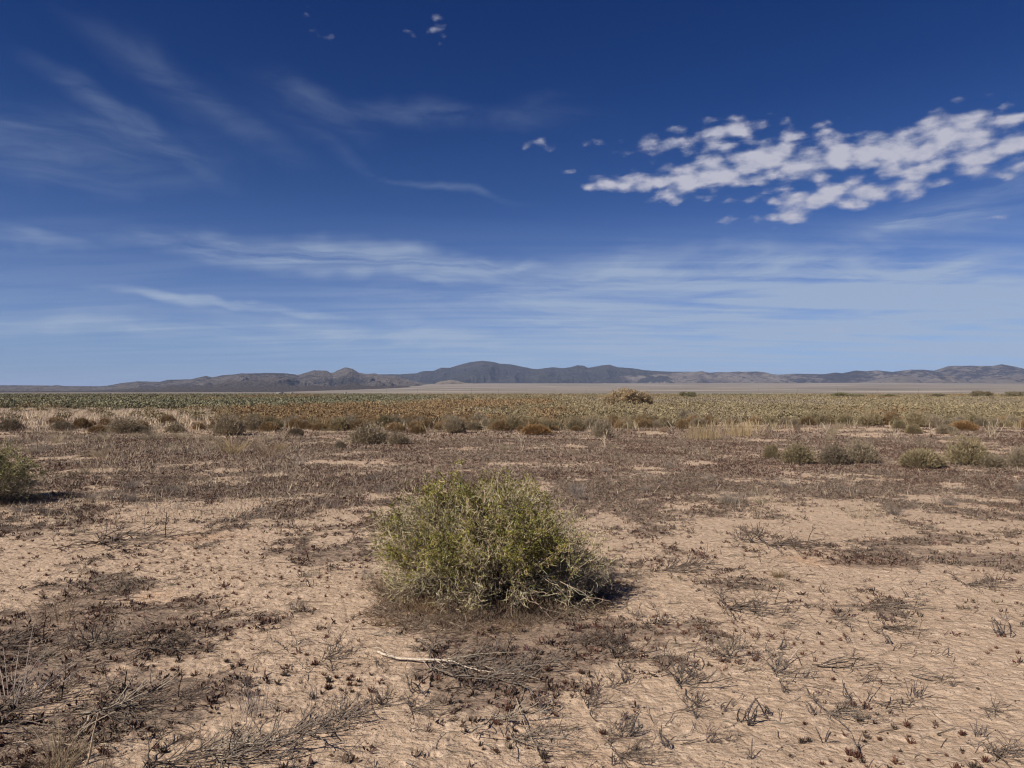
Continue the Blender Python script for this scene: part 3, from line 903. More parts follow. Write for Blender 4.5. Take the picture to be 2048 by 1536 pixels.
HERO_BRUSH = [
    (4, 20, 862, 48, 30, DARK, 'small black stemmed shrub at the far left edge of the straw grass'),
    (4, 125, 863, 46, 24, DARK, 'low dark twiggy shrub in the pale grass, second from the left edge'),
    (2, 196, 866, 44, 20, OCHRE, 'low ochre topped shrub beside a wider grey one in the straw grass'),
    (3, 250, 868, 66, 32, GREY, 'wide grey brown shrub with straw tips in the pale grass at left'),
    (4, 288, 867, 26, 17, DARK, 'little dark shrub touching the right side of a wide grey one'),
    (3, 352, 866, 40, 20, GREY, 'low brown shrub on the red ground between pale grass tufts'),
    (3, 458, 872, 66, 44, GREY, 'tall dark stemmed shrub with fanned straw tips left of the orange brush'),
    (0, 592, 872, 34, 20, DARK, 'small dark shrub right of the tall fanned one'),
    (0, 538, 864, 44, 26, OCHRE, 'rusty ochre shrub at the left end of the orange brush'),
    (0, 640, 862, 34, 20, OCHRE, 'small ochre shrub on the near edge of the orange brush'),
    (3, 738, 889, 84, 42, GREY, 'large dark shrub with pale straw crown left of the front shrub top'),
    (3, 796, 890, 46, 26, GREY, 'lower grey shrub joined to the right side of the pale crowned one'),
    (4, 681, 896, 24, 16, DARK, 'tiny black shrub left of the pale crowned one'),
    (1, 836, 869, 38, 20, OCHRE, 'low ochre shrub with dark base right of the pale crowned one'),
    (0, 800, 866, 26, 20, OCHRE, 'small bright ochre shrub behind the pale crowned one'),
    (3, 909, 867, 52, 34, GREY, 'dark blue grey shrub on the edge of the orange brush'),
    (2, 948, 861, 34, 24, GREY, 'grey shrub touching the right of a dark blue grey one'),
    (1, 1000, 862, 42, 26, OCHRE, 'olive ochre shrub between a grey one and the bright orange one'),
    (0, 1072, 872, 68, 27, ORANGE, 'bright rust orange low wide shrub in the middle distance'),
    (1, 1150, 860, 22, 24, OCHRE, 'small upright rust shrub right of the bright orange one'),
    (4, 1204, 876, 46, 42, GREY, 'dark grey bristly shrub behind the right shoulder of the front shrub'),
    (1, 1542, 918, 36, 34, OLIVE, 'small round olive shrub, leftmost of the row on the right'),
    (3, 1596, 929, 66, 42, OLIVE, 'olive grey shrub with ochre crown, second of the row on the right'),
    (3, 1670, 931, 62, 40, DARK, 'dark brown shrub, left half of the joined pair on the right'),
    (3, 1722, 929, 66, 46, GREY, 'grey bristly shrub, right half of the joined pair on the right'),
    (0, 1842, 939, 88, 50, OLIVE, 'dense olive shrub standing alone in the row on the right'),
    (3, 1936, 934, 80, 58, OLIVE, 'tallest olive shrub of the row near the right edge'),
    (2, 1984, 937, 60, 34, GREY, 'low grey shrub against the right of the tallest olive one'),
    (3, 2046, 937, 56, 42, GREY, 'grey shrub of the row cut off by the right edge'),
    (1, 1798, 859, 26, 22, OLIVE, 'small olive shrub, left of a pair on the sand before the sagebrush'),
    (1, 1826, 868, 36, 22, OLIVE, 'olive shrub, right of a pair on the sand before the sagebrush'),
    (2, 1893, 869, 44, 24, GREY, 'flat grey shrub in front of an orange crowned one at right'),
    (0, 1926, 862, 54, 26, ORANGE, 'orange crowned shrub on the near edge of the sagebrush at right'),
    (2, 1397, 854, 36, 24, GREY, 'dark round shrub behind the tan grass at right of centre'),
    (2, 1288, 856, 34, 24, OCHRE, 'rusty shrub just right of the dark bristly one'),
    (1, 1365, 858, 30, 22, OCHRE, 'brown shrub left of the tan grass clump'),
    (3, 1620, 846, 40, 24, TAN, 'straw coloured shrub on the near edge of the sagebrush'),
    (2, 1730, 852, 44, 28, TAN, 'wide tan shrub on the near edge of the sagebrush at right'),
    (5, 1575, 848, 30, 20, OLIVE, 'round olive shrub behind the small one that begins the right row'),
    (0, 32, 824, 30, 10, YGREEN, 'yellow green shrub at the far left edge of the straw field'),
    (0, 62, 826, 28, 9, YGREEN, 'low yellow green shrub beside the pale grass, second from left'),
]


def build_brush():
    rng = np.random.default_rng(40)
    for h in HERO_BRUSH:
        place_brush(h[0], *h[1:6], label=h[6], rng=rng)
    # the nearest of the brush field, up to 300 in all; the rest is one mass
    taken = [(at(h[1], h[2])[0], at(h[1], h[2])[1]) for h in HERO_BRUSH]
    cand = []
    x, y, u = sample_view(rng, 4200, 29.5, 64, -150, 2200, 1.0)
    order = np.argsort(y)
    for i in order:
        X, Y, U = x[i], y[i], u[i]
        if U < 440 and rng.random() < 0.93: continue
        front = np.interp(U, [300, 440, 560, 700, 900, 1150, 1450, 1700, 1900, 2100], [30, 31, 30, 30, 31, 30, 36, 36, 33, 33])
        if Y < front: continue
        s = rng.uniform(0.42, 0.85) * (1 + 0.25 * sstep(.5, .7, vnoise(X / 3, Y / 3, 4)))
        if any((X - a) ** 2 + (Y - b) ** 2 < (0.55 * s) ** 2 + 0.1 for a, b in taken[-120:] + taken[:41]): continue
        taken.append((X, Y)); cand.append((X, Y, U, s))
    near = cand[:300 - len(HERO_BRUSH)]
    for X, Y, U, s in near:
        py = HY + F * EYE / Y
        w = 1.1 * s * F / Y; h = s * rng.uniform(0.55, 0.85) * F / Y
        oz = sstep(1350, 950, U)
        if rng.random() < 0.22 + 0.5 * oz:
            col, look, gr = OCHRE, 'rusty ochre domed shrub', 'ochre shrubs in the dense brush'
        elif rng.random() < 0.3:
            col, look, gr = GREY, 'grey brown bristly shrub', 'grey shrubs in the dense brush'
        else:
            col, look, gr = (OLIVE, 'olive tan domed shrub', 'olive shrubs in the sagebrush field') if rng.random() < .5 else \
                (TAN, 'pale straw tipped domed shrub', 'pale shrubs in the sagebrush field')
        place_brush(int(rng.integers(0, 4)) if look[0] != 'g' else 3, U, py, w, h, np.array(col) * rng.uniform(.8, 1.2), ('small ' if s < .58 else 'wide ' if s > .74 else '') + look + ' ' + field_phrase(U, Y), gr, rng)
    return cand[300 - len(HERO_BRUSH):], near[-1][1]


REST, NEAR_END = build_brush()


def scrub_mass():
    rng = np.random.default_rng(77)
    g = Geo()

    def domes(X, Y, S, Hh, Cc, nb, leafL, up=0.1):
        n = len(X)
        Z = ground_z(X, Y)
        m = n * nb
        ph = rng.uniform(0, 2 * np.pi, m); ct = rng.random(m) ** 0.8; st = np.sqrt(1 - ct ** 2)
        rr = rng.uniform(0.62, 1.05, m)
        i = np.repeat(np.arange(n), nb)
        lob = 0.8 + 0.4 * vnoise(np.cos(ph) * 2 + i * 3.7, np.sin(ph) * 2 + ct * 2, 8)
        loc = np.stack([np.cos(ph) * st * rr * lob, np.sin(ph) * st * rr * lob, (.28 + .72 * ct) * rr * lob], 1)
        Pp = np.stack([X[i], Y[i], Z[i]], 1) + loc * np.stack([S[i] * .5, S[i] * .5, Hh[i]], 1)
        D = unit(loc + np.array([0, 0, up]) + rng.normal(0, .8, (m, 3)))
        L = leafL * S[i] * rng.uniform(0.6, 1.3, m)
        C = np.clip(Cc[i] * (1 + rng.normal(0, .12, (m, 1))), 0.01, 0.8)
        ns = max(3, nb // 6)                                   # bare woody stems under the crown
        j = np.repeat(np.arange(n), ns); q = n * ns
        p2 = rng.uniform(0, 2 * np.pi, q); r2 = rng.uniform(.5, .95, q)
        SB = np.stack([X[j], Y[j], Z[j]], 1)
        ST = SB + np.stack([np.cos(p2) * r2 * S[j] * .5, np.sin(p2) * r2 * S[j] * .5, Hh[j] * rng.uniform(.2, .5, q)], 1)
        SB = SB + (ST - SB) * np.array([.6, .6, 0])
        g.ribbons(np.stack([SB, ST], 1), (S[j] * .035)[:, None] * np.array([[1, .6]]), vary(rng, (.13, .105, .08), q, .25), rng)
        Pp[:, 2] -= np.maximum(L * D[:, 2], 0) * .8
        g.leaves(Pp, D, L, L * 0.36, C, rng)

    def colours(u, d, n):
        pal = np.array([OCHRE, OLIVE, TAN, GREY, GREEN])
        oz = sstep(1350, 950, u) * sstep(380, 470, u) * sstep(130, 80, d)
        gz = sstep(58, 72, d) * (1 - sstep(600, 1000, u)) * 0.95 + 0.12 * sstep(150, 230, d)
        w = np.stack([0.10 + 1.5 * oz, 0.8 - 0.5 * oz, 0.75 - 0.3 * oz, 0.25 + 0 * oz, 0.0 + 0 * oz], 1)
        w = w * (1 - np.clip(gz, 0, .97))[:, None]
        w[:, 4] += gz * 1.0
        w[:, 1] += gz * 0.35
        w = np.clip(w, 0.001, None); w /= w.sum(1, keepdims=True)
        X_, Y_ = (u - CX) / F * d, d
        f = fbm(X_ / 8.0 / (1 + d / 90), Y_ / 16.0 / (1 + d / 90), 3, 97)
        rk = np.clip((f - .5) * 2.2 + .5 + rng.normal(0, .11, n), 0, .999)
        k = (rk[:, None] > np.cumsum(w, 1)).sum(1).clip(0, 4)
        return pal[k] * rng.uniform(0.85, 1.12, (n, 1)) * np.interp(d, [40, 120, 300], [1, .90, .82])[:, None], k
    # remaining shrubs of the near field
    X = np.array([c[0] for c in REST]); Y = np.array([c[1] for c in REST]); S = np.array([c[3] for c in REST])
    C, k = colours(ucol(X, Y), Y, len(X))
    domes(X, Y, S * 1.25, S * rng.uniform(.55, .8, len(X)), C * 0.92, 260, 0.095)
    for d0, d1, n, s0, s1, nb, lf in ((62, 110, 7800, .8, 1.45, 190, .10), (110, 230, 14000, 1.1, 2.1, 90, .115), (230, 620, 17000, 1.4, 2.8, 24, .22), (620, 1900, 11000, 2.5, 6.0, 9, .34)):
        x, y, u = sample_view(rng, n, d0, d1, -500, 2550, 1.0)
        clump = fbm(x / (d0 * .12), y / (d0 * .25), 3, 91)
        keep = rng.random(n) < .35 + .65 * sstep(.38, .56, clump)
        keep &= ~((u < 430 + 500 * (fbm(x / 3, y / 3, 3, 93) - .5)) & (y < 58 + 22 * fbm(x / 5, y * 0, 3, 94)))
        x, y, u = x[keep], y[keep], u[keep]
        C, k = colours(u, y, len(x))
        S = rng.uniform(s0, s1, len(x)) * np.where(k == 4, 1.25, 1)
        Hh = np.minimum(S * rng.uniform(.42, .62, len(x)), rng.uniform(.6, 1.0, len(x)))
        Hh = np.where((y > 230), np.minimum(Hh, rng.uniform(.45, .95, len(x))), Hh)
        domes(x, y, S, Hh, C, nb, lf)
    o = g.build('distant_scrub', M_stuff)
    tag(o, 'dense olive and green sagebrush covering the plain to the horizon', None, None, 'stuff')


scrub_mass()


# big mound and green shrubs that stand out of the far field
def far_shrubs():
    specs = [(1254, 818, 88, 33, (0.50, 0.37, 0.225), 'huge pale brown rounded bush rising above the sagebrush horizon'),
             (1375, 798, 34, 12, (0.16, 0.165, 0.085), 'dark green bush right of the huge pale brown one'),
             (1683, 797, 40, 10, (0.18, 0.185, 0.085), 'bright green low bush on the horizon right of centre'),
             (1712, 798, 30, 8, (0.18, 0.18, 0.095), 'flat green bush joined to the right of a brighter one'),
             (1876, 797, 32, 9, (0.20, 0.185, 0.11), 'olive bush on the horizon left of a taller brown one'),
             (1962, 797, 40, 13, (0.21, 0.18, 0.11), 'tall brown green bush on the right horizon'),
             (2034, 798, 46, 13, (0.20, 0.18, 0.11), 'olive bush on the horizon at the right edge'),
             (935, 802, 26, 8, (0.15, 0.15, 0.09), 'dark green bush on the centre horizon above the front shrub'),
             (826, 803, 24, 6, (0.13, 0.13, 0.08), 'small blackish green bush left of centre on the horizon'),
             (1778, 797, 30, 8, (0.18, 0.18, 0.10), 'olive green bush between two greener ones on the right horizon')]
    root = empty('leafy_bush')
    kids = greasewood(root, 61, 0.5, 0.5, 0.5, ([-1, 0, 1], [.85, 1, .85]), 190, 9, 5, 45000, lambda p: 0.2 + p[:, 2].clip(0, 1), twig_c=(.42, .34, .23), leaf_c=(1, 1, 1), fat=1.4)
    for i, (px, py, w, h, c, lab) in enumerate(specs):
        x, y, z = at(px, py)
        W, H = w / F * y, h / F * y
        loc, sc = (x, y, z), (W * 1.1, W * 1.1, H / 0.45)
        if i == 0:
            r, ks = root, kids
            r.location, r.scale = loc, sc
        else:
            r, ks = copy_tree(root, kids, loc, i * 1.3, sc)
        ks[2].color = tuple(c) + (1,)
        tag(r, lab, 'bush')


far_shrubs()


# ------------------------------------------------------------------ grasses
def grasses():
    rng = np.random.default_rng(300)
    g1 = grass_proto(1, 260, .22, .5, .5, .0024, (1, 1, 1))
    g2 = grass_proto(2, 170, .14, .42, .8, .0022, (1, 1, 1))
    g3 = grass_proto(3, 60, .10, .30, .6, .0016, (1, 1, 1))
    g4 = grass_proto(4, 420, .40, .42, .25, .0024, (1, 1, 1))
    protos = [g1, g2, g3, g4]
    fresh = [True] * 4
    TANG = (0.46, 0.35, 0.20); PALE = (0.44, 0.36, 0.25); GREYG = (0.27, 0.23, 0.20); BRN = (0.30, 0.21, 0.14)
    hero = [(1, 466, 907, 64, 36, TANG, 'golden dry grass tuft arching beside the bare reddish patch'),
            (3, 1410, 879, 66, 34, TANG, 'dense golden grass clump, left of a pair right of centre'),
            (3, 1482, 872, 62, 34, TANG, 'dense golden grass clump, right of a pair right of centre'),
            (0, 560, 900, 30, 18, TANG, 'small straw tuft right of the arching golden grass'),
            (0, 352, 874, 26, 14, PALE, 'small pale round grass tuft on the red ground at left'),
            (0, 432, 880, 24, 12, PALE, 'little pale grass tuft left of the arching golden one'),
            (2, 200, 925, 60, 34, BRN, 'reddish brown sparse grass clump left of the bare patch'),
            (2, 76, 905, 60, 36, GREYG, 'thin brown grass above the left edge shrub'),
            (2, 1146, 910, 16, 12, PALE, 'tiny pale grass tuft on the dark ground behind the front shrub'),
            (1, 1112, 905, 12, 8, PALE, 'smallest pale grass tuft on the dark ground behind the front shrub'),
            (2, 768, 990, 60, 40, GREYG, 'silver grey wispy dry weed left behind the front shrub'),
            (2, 1162, 1000, 60, 40, GREYG, 'silver grey wispy dry weed right behind the front shrub'),
            (2, 1340, 935, 50, 24, GREYG, 'grey wispy weed on sandy ground right of the front shrub'),
            (1, 1660, 880, 24, 20, PALE, 'pale grass tuft standing before the olive row of shrubs'),
            (0, 1665, 868, 30, 24, PALE, 'pale dry grass at the near edge of the sagebrush'),
            (2, 1450, 1008, 70, 34, PALE, 'pale tan dry grass on dark ground left of a brighter weed'),
            (2, 1520, 1006, 54, 40, PALE, 'pale spiky dry weed on dark ground right of the tan grass'),
            (2, 1720, 1034, 80, 44, PALE, 'cream coloured tangled dry weed on the dark ground at right'),
            (2, 1705, 985, 70, 24, GREYG, 'flat grey brown weed at right above the cream tangled one'),
            (2, 1570, 975, 50, 36, GREYG, 'grey upright weed on dark ground right of centre'),
            (2, 20, 1415, 210, 120, (0.33, 0.28, 0.25), 'silvery dry grass fan at the left edge in front'),
            (2, 500, 1430, 90, 110, (0.30, 0.255, 0.23), 'silver grey drooping grass in the lower left debris'),
            (2, 330, 1262, 60, 34, BRN, 'thin brown grass standing on pale sand at lower left'),
            (2, 120, 1240, 150, 60, BRN, 'brown grass patch at the left edge below the shrub'),
            (1, 112, 1545, 120, 90, (0.27, 0.21, 0.14), 'tan grass clump at the bottom left corner'),
            (2, 200, 1545, 70, 70, (0.25, 0.20, 0.15), 'thin brown grass beside dead stalks in the bottom left corner'),
            (0, 1556, 1155, 34, 18, (0.21, 0.15, 0.08), 'small yellow brown tuft alone on the sand right of the front shrub')]

    def put(k, x, y, w, h, c, label, group=None):
        o = protos[k]
        if fresh[k]:
            fresh[k] = False
        else:
            o = o.copy(); COL.objects.link(o)
        bw = (.5, .45, .33, .62)[k]; bh = (.5, .42, .30, .42)[k]
        o.location = (x, y, float(ground_z(x, y)) - 0.005)
        o.rotation_euler = (0, 0, rng.uniform(0, 6.28))
        o.scale = (w / bw, w / bw, h / bh)
        o.color = tuple(c) + (1,)
        tag(o, label, 'grass', group)
    for k, px, py, w, h, c, lab in hero:
        x, y, z = at(px, py)
        put(k, x, y, w / F * y, h / F * y, c, lab)
    n = 0
    x, y, u = sample_view(rng, 900, 9.5, 38, -100, 2150, 0.6)
    for i in range(900):
        if n >= 230: break
        pr = 0.7 if u[i] < 700 else (0.35 if (y[i] > 26 or (u[i] > 1200 and y[i] < 16)) else .15)
        if rng.random() > pr: continue
        s = rng.uniform(.22, .5) * (0.7 if y[i] < 16 else 1)
        if u[i] < 420 and y[i] > 13:
            c, lab, gr = np.array(PALE) * rng.uniform(.6, 1.0), 'pale dry grass tuft in the grassy ground at left', 'grass tufts in the grassy ground at left'
        elif y[i] < 18:
            c, lab, gr = np.array(GREYG) * rng.uniform(.7, 1.2), 'thin grey brown dry weed on the dark crusted ground', 'thin dry weeds on the dark crusted ground'
        else:
            c, lab, gr = np.array(BRN if rng.random() < .5 else PALE) * rng.uniform(.7, 1.1), 'small dry grass tuft just in front of the brush', 'dry grass tufts just in front of the brush'
        lab = {'pale dry grass tuft in the grassy ground at left': 'pale dry grass tuft', 'thin grey brown dry weed on the dark crusted ground': 'thin grey brown dry weed on crusted ground',
               'small dry grass tuft just in front of the brush': 'small dry grass tuft'}[lab] + ' ' + (zone_phrase(u[i], y[i]) if y[i] < 26 else field_phrase(u[i], y[i]).split(',')[0] + (', just before the brush' if y[i] < 31 else ', among the brush'))
        put(int(rng.choice([0, 1, 2, 2])), x[i], y[i], s, s * rng.uniform(.4, .75), c, lab, gr)
        n += 1

    # the straw field and the thin grass between everything: nobody could count it
    def blades(g, x, y, h, w, c, lean=.25, k=3):
        n = len(x)
        B = np.stack([x, y, ground_z(x, y) - 0.004], 1)
        E = B + np.stack([rng.normal(0, 1, n) * h * lean, rng.normal(0, 1, n) * h * lean, h], 1)
        P = bez(B, (B + E) / 2 + np.stack([0 * h, 0 * h, h * .12], 1), E, k)
        g.ribbons(P, np.linspace(1, .35, k)[None] * w[:, None], c, rng)
    g = Geo()
    x, y, u = sample_view(rng, 150000, 30, 68, -500, 560, 1.0)
    cl = fbm(x / 1.8, y / 2.5, 4, 51)
    edge = 1 - sstep(360, 620, u + 300 * (cl - .5))
    keep = (rng.random(len(x)) < (0.08 + 0.9 * sstep(.36, .56, cl)) * edge * sstep(31, 44, y + 16 * (cl - .5)))
    x, y, cl = x[keep], y[keep], cl[keep]
    n = len(x)
    blades(g, x, y, rng.uniform(.14, .34, n), rng.uniform(.008, .018, n), vary(rng, (0.50, 0.40, 0.30), n, .18, .04))
    # patches of straw between the shrubs of the field
    x, y, u = sample_view(rng, 130000, 31, 150, 300, 2350, 0.6)
    keep = rng.random(len(x)) < .12 + .88 * sstep(.46, .60, fbm(x / 4, y / 9, 3, 52))
    x, y = x[keep], y[keep]; n = len(x)
    blades(g, x, y, rng.uniform(.15, .45, n), rng.uniform(.006, .012, n) * (1 + y / 120), vary(rng, (0.29, 0.235, 0.15), n, .15, .05))
    o = g.build('straw_grass', M_stuff)
    tag(o, 'pale straw grass spreading over the plain at left and between the shrubs', None, None, 'stuff')
    g = Geo()
    x, y, u = sample_view(rng, 190000, 8.5, 36, -300, 2300, 0.6)
    cl = fbm(x / 1.1, y / 1.4, 4, 53)
    lw = 1 - sstep(500, 1150, u)
    keep = rng.random(len(x)) < (sstep(.42, .58, cl) * (0.30 + .7 * lw) + .09) * np.where(u > 1150, sstep(8, 11, y) * .9, 1)
    x, y, u = x[keep], y[keep], u[keep]; n = len(x)
    C = np.where((rng.random(n) < .45)[:, None], vary(rng, (0.38, 0.30, 0.215), n, .25, .04), vary(rng, (0.23, 0.185, 0.15), n, .25, .04))
    blades(g, x, y, rng.uniform(.02, .10, n) * (1 + .5 * (u < 600) * sstep(9, 16, y)), rng.uniform(.0016, .0034, n) * (1 + y / 30), C, .45)
    o = g.build('thin_grass', M_stuff)
    tag(o, 'thin dry grass standing on the crusted ground', None, None, 'stuff')


grasses()


# ------------------------------------------------------------------ crusted ground cover and litter
def ground_cover():
    rng = np.random.default_rng(500)
    g = Geo()

    def tufts(x, y, size, nb, col):
        n = len(x); m = n * nb
        i = np.repeat(np.arange(n), nb)
        B = np.stack([x, y, ground_z(x, y)], 1)[i] + rng.normal(0, 1, (m, 3)) * (size[i] * .35)[:, None] * np.array([1, 1, .05])
        D = unit(rng.normal(0, .6, (m, 3)) * np.array([1, 1, .4]) + np.array([0, 0, .75]))
        L = size[i] * rng.uniform(.5, 1.2, m)
        C = np.clip(np.repeat(col, nb, 0) * (1 + rng.normal(0, .18, (m, 1))), .01, .6)
        g.leaves(B, D, L, L * rng.uniform(.10, .2, m), C, rng)

    def pick(n, d0, d1, power, thr=1.0):
        x, y, u = sample_view(rng, n, d0, d1, -300, 2350, power)
        c = cover(x, y)
        keep = rng.random(n) < c * thr + 0.02
        return x[keep], y[keep], u[keep]

    def cols(x, y):
        n = len(x)
        t = sstep(.42, .6, fbm(x / 1.3, y / 1.3, 3, 61))[:, None]
        a = vary(rng, (0.092, 0.056, 0.044), n, .28, .05); b = vary(rng, (0.135, 0.098, 0.076), n, .28, .05)
        return a * t + b * (1 - t)
    x, y, u = pick(60000, 8.5, 14, 1.0, .8); tufts(x, y, rng.uniform(.018, .045, len(x)), 6, cols(x, y))
    x, y, u = pick(90000, 14, 26, .8, .8); tufts(x, y, rng.uniform(.025, .06, len(x)), 5, cols(x, y))
    x, y, u = pick(60000, 26, 60, .6, .8); tufts(x, y, rng.uniform(.05, .11, len(x)), 5, cols(x, y))
    x, y, u = pick(26000, 2.7, 8.5, 0.9, .9); k = rng.random(len(x)) < .15 + .85 * sstep(.42, .6, fbm(x / .3, y / .3, 3, 68)); x, y = x[k], y[k]; tufts(x, y, rng.uniform(.012, .046, len(x)), 9, cols(x, y))
    o = g.build('ground_cover', M_stuff)
    tag(o, 'low dead reddish brown ground cover on crusted soil', None, None, 'stuff')
    # thin fallen stems and twigs
    g = Geo()
    x, y, u = sample_view(rng, 52000, 2.7, 15, -250, 2300, 0.35)
    c = cover(x, y)
    cl = fbm(x / .5, y / .5, 3, 66)
    keep = rng.random(len(x)) < .05 + .75 * c * sstep(.35, .6, cl) + .22 * sstep(.55, .68, cl)
    x, y = x[keep], y[keep]; n = len(x)
    ang = rng.normal(math.radians(32), .75, n)
    L = rng.uniform(.02, .16, n) ** 1.0
    dx, dy = np.cos(ang) * L, np.sin(ang) * L
    k = 5
    t = np.linspace(-.5, .5, k)[None]
    bend = rng.normal(0, .22, n)[:, None] * L[:, None] * (t ** 2 - .1)
    PX = x[:, None] + dx[:, None] * t - np.sin(ang)[:, None] * bend; PY = y[:, None] + dy[:, None] * t + np.cos(ang)[:, None] * bend
    PZ = ground_z(PX, PY) + .003 + rng.uniform(0, .02, (n, 1)) * (t + .5)
    P = np.stack([PX, PY, PZ], 2)
    mix = (rng.random(n) < .35)[:, None]
    C = np.where(mix, vary(rng, (.27, .215, .17), n, .3, .04), vary(rng, (.10, .075, .06), n, .3, .04))
    g.tubes(P, rng.uniform(.0007, .0019, (n, 1)) * np.ones((1, k)) * (1 + y[:, None] / 14), C)
    x, y, u = sample_view(rng, 60000, 2.7, 13, -250, 2300, 0.2)
    keep = rng.random(len(x)) < .12 + .7 * sstep(.48, .66, fbm(x / .35, y / .35, 4, 67)) * np.where(u < 1100, 1, .75)
    x, y = x[keep], y[keep]; n = len(x)
    D = unit(rng.normal(size=(n, 3)) * np.array([1, 1, .5]))
    L = rng.uniform(.004, .016, n)
    g.leaves(np.stack([x, y, ground_z(x, y) + .003], 1), D, L, L * rng.uniform(.2, .45, n), vary(rng, (.10, .07, .055), n, .35, .06), rng)
    o = g.build('litter', M_stuff)
    tag(o, 'fine dead stems and twig litter strewn over the sand', None, None, 'stuff')


ground_cover()


# ------------------------------------------------------------------ dead plants lying in front
def mat_proto(seed, n1=8, n2=9, n3=5, size=.30, upright=.25, spread=1.2, col=(1, 1, 1), thick=1.55, heading=None):
    """a collapsed dead weed: a few crooked stems along the ground with many thin side twigs"""
    rng = np.random.default_rng(seed)
    root = Geo()
    a0 = 0.0
    ang = a0 + rng.normal(0, spread, n1)
    L = size * rng.uniform(.5, 1.1, n1)
    B = np.stack([rng.normal(0, .03, n1), rng.normal(0, .02, n1), np.full(n1, .004)], 1)
    E = B + np.stack([np.cos(ang) * L, np.sin(ang) * L * .8, rng.uniform(.0, .12, n1) * upright * 2 * L / size], 1)
    k = 9
    P = bez(B, (B + E) / 2 + np.stack([rng.normal(0, .05, n1), rng.normal(0, .05, n1), rng.uniform(.0, .05, n1) * upright * 3], 1), E, k)
    P[:, 1:] += rng.normal(0, .0035, (n1, k - 1, 3))
    P[..., 2] = np.maximum(P[..., 2], .003)
    root.tubes(P, np.linspace(.0024, .0012, k)[None] * thick * rng.uniform(.6, 1.2, (n1, 1)), vary(rng, np.array(col) * 1.05, n1, .35, .03))

    def order(P, k, n, lmin, lmax, r, kk):
        m = len(P) * n
        i = np.repeat(np.arange(len(P)), n)
        f = rng.uniform(.12, 1, m) * (k - 1); j = np.minimum(f.astype(int), k - 2); w = (f - j)[:, None]
        S = P[i, j] * (1 - w) + P[i, j + 1] * w
        tn = unit(P[i, j + 1] - P[i, j])
        D = unit(tn * .8 + rng.normal(0, .55, (m, 3)) * np.array([1, 1, .5]) + np.array([0, 0, upright]))
        L = rng.uniform(lmin, lmax, m)[:, None]
        E = S + D * L
        Q = bez(S, (S + E) / 2 + rng.normal(0, .12, (m, 3)) * L, E, kk)
        Q[..., 2] = np.maximum(Q[..., 2], .002)
        root.tubes(Q, np.linspace(1, .6, kk)[None] * r * thick * rng.uniform(.7, 1.3, (m, 1)), vary(rng, np.array(col), m, .45, .04))
        return Q
    Q = order(P, k, n2, size * .12, size * .45, .0013, 5)
    order(Q, 5, n3, size * .05, size * .17, .0010, 3)
    return root


def spike_geo(seed, n=6, size=.11):
    """knobbly seed spikes on curved stalks"""
    rng = np.random.default_rng(seed)
    g = Geo()
    ang = rng.uniform(0, 6.28, n) * .5 + rng.uniform(0, 6)
    L = size * rng.uniform(.5, 1.1, n)
    B = np.stack([rng.normal(0, .015, n), rng.normal(0, .012, n), np.zeros(n)], 1)
    E = B + np.stack([np.cos(ang) * L * .45, np.sin(ang) * L * .45, L * rng.uniform(.35, 1.0, n)], 1)
    k = 19
    P = bez(B, B * .6 + E * .4 + rng.normal(0, .018, (n, 3)) - np.array([0, 0, .006]), E, k)
    P[..., 2] = np.maximum(P[..., 2], .002)
    r = np.where(np.arange(k) % 2 == 0, .0042, .0018) * np.interp(np.arange(k), [0, 4, 14, 18], [.35, 1, 1, .4])
    g.tubes(P, r[None] * rng.uniform(.7, 1.1, (n, 1)), vary(rng, (1, 1, 1), n, .15, .04), 4)
    return g


def sprout_geo(seed, n=26, size=.035):
    """tight tuft of stubby succulent leaves"""
    rng = np.random.default_rng(seed)
    g = Geo()
    ph = rng.uniform(0, 6.28, n); tl = rng.uniform(.15, 1.25, n)
    D = np.stack([np.cos(ph) * np.sin(tl), np.sin(ph) * np.sin(tl), np.cos(tl)], 1)
    L = size * rng.uniform(.6, 1.15, n)
    B = np.stack([rng.normal(0, .005, n), rng.normal(0, .005, n), np.zeros(n)], 1)
    P = bez(B, B + D * (L * .5)[:, None] + np.array([0, 0, -.003]), B + D * L[:, None] + np.array([0, 0, .004]), 4)
    r = np.array([[.0012, .0026, .0026, .0009]]) * rng.uniform(.8, 1.2, (n, 1)) * size / .035
    g.tubes(P, r, vary(rng, (1, 1, 1), n, .22, .08), 4)
    return g


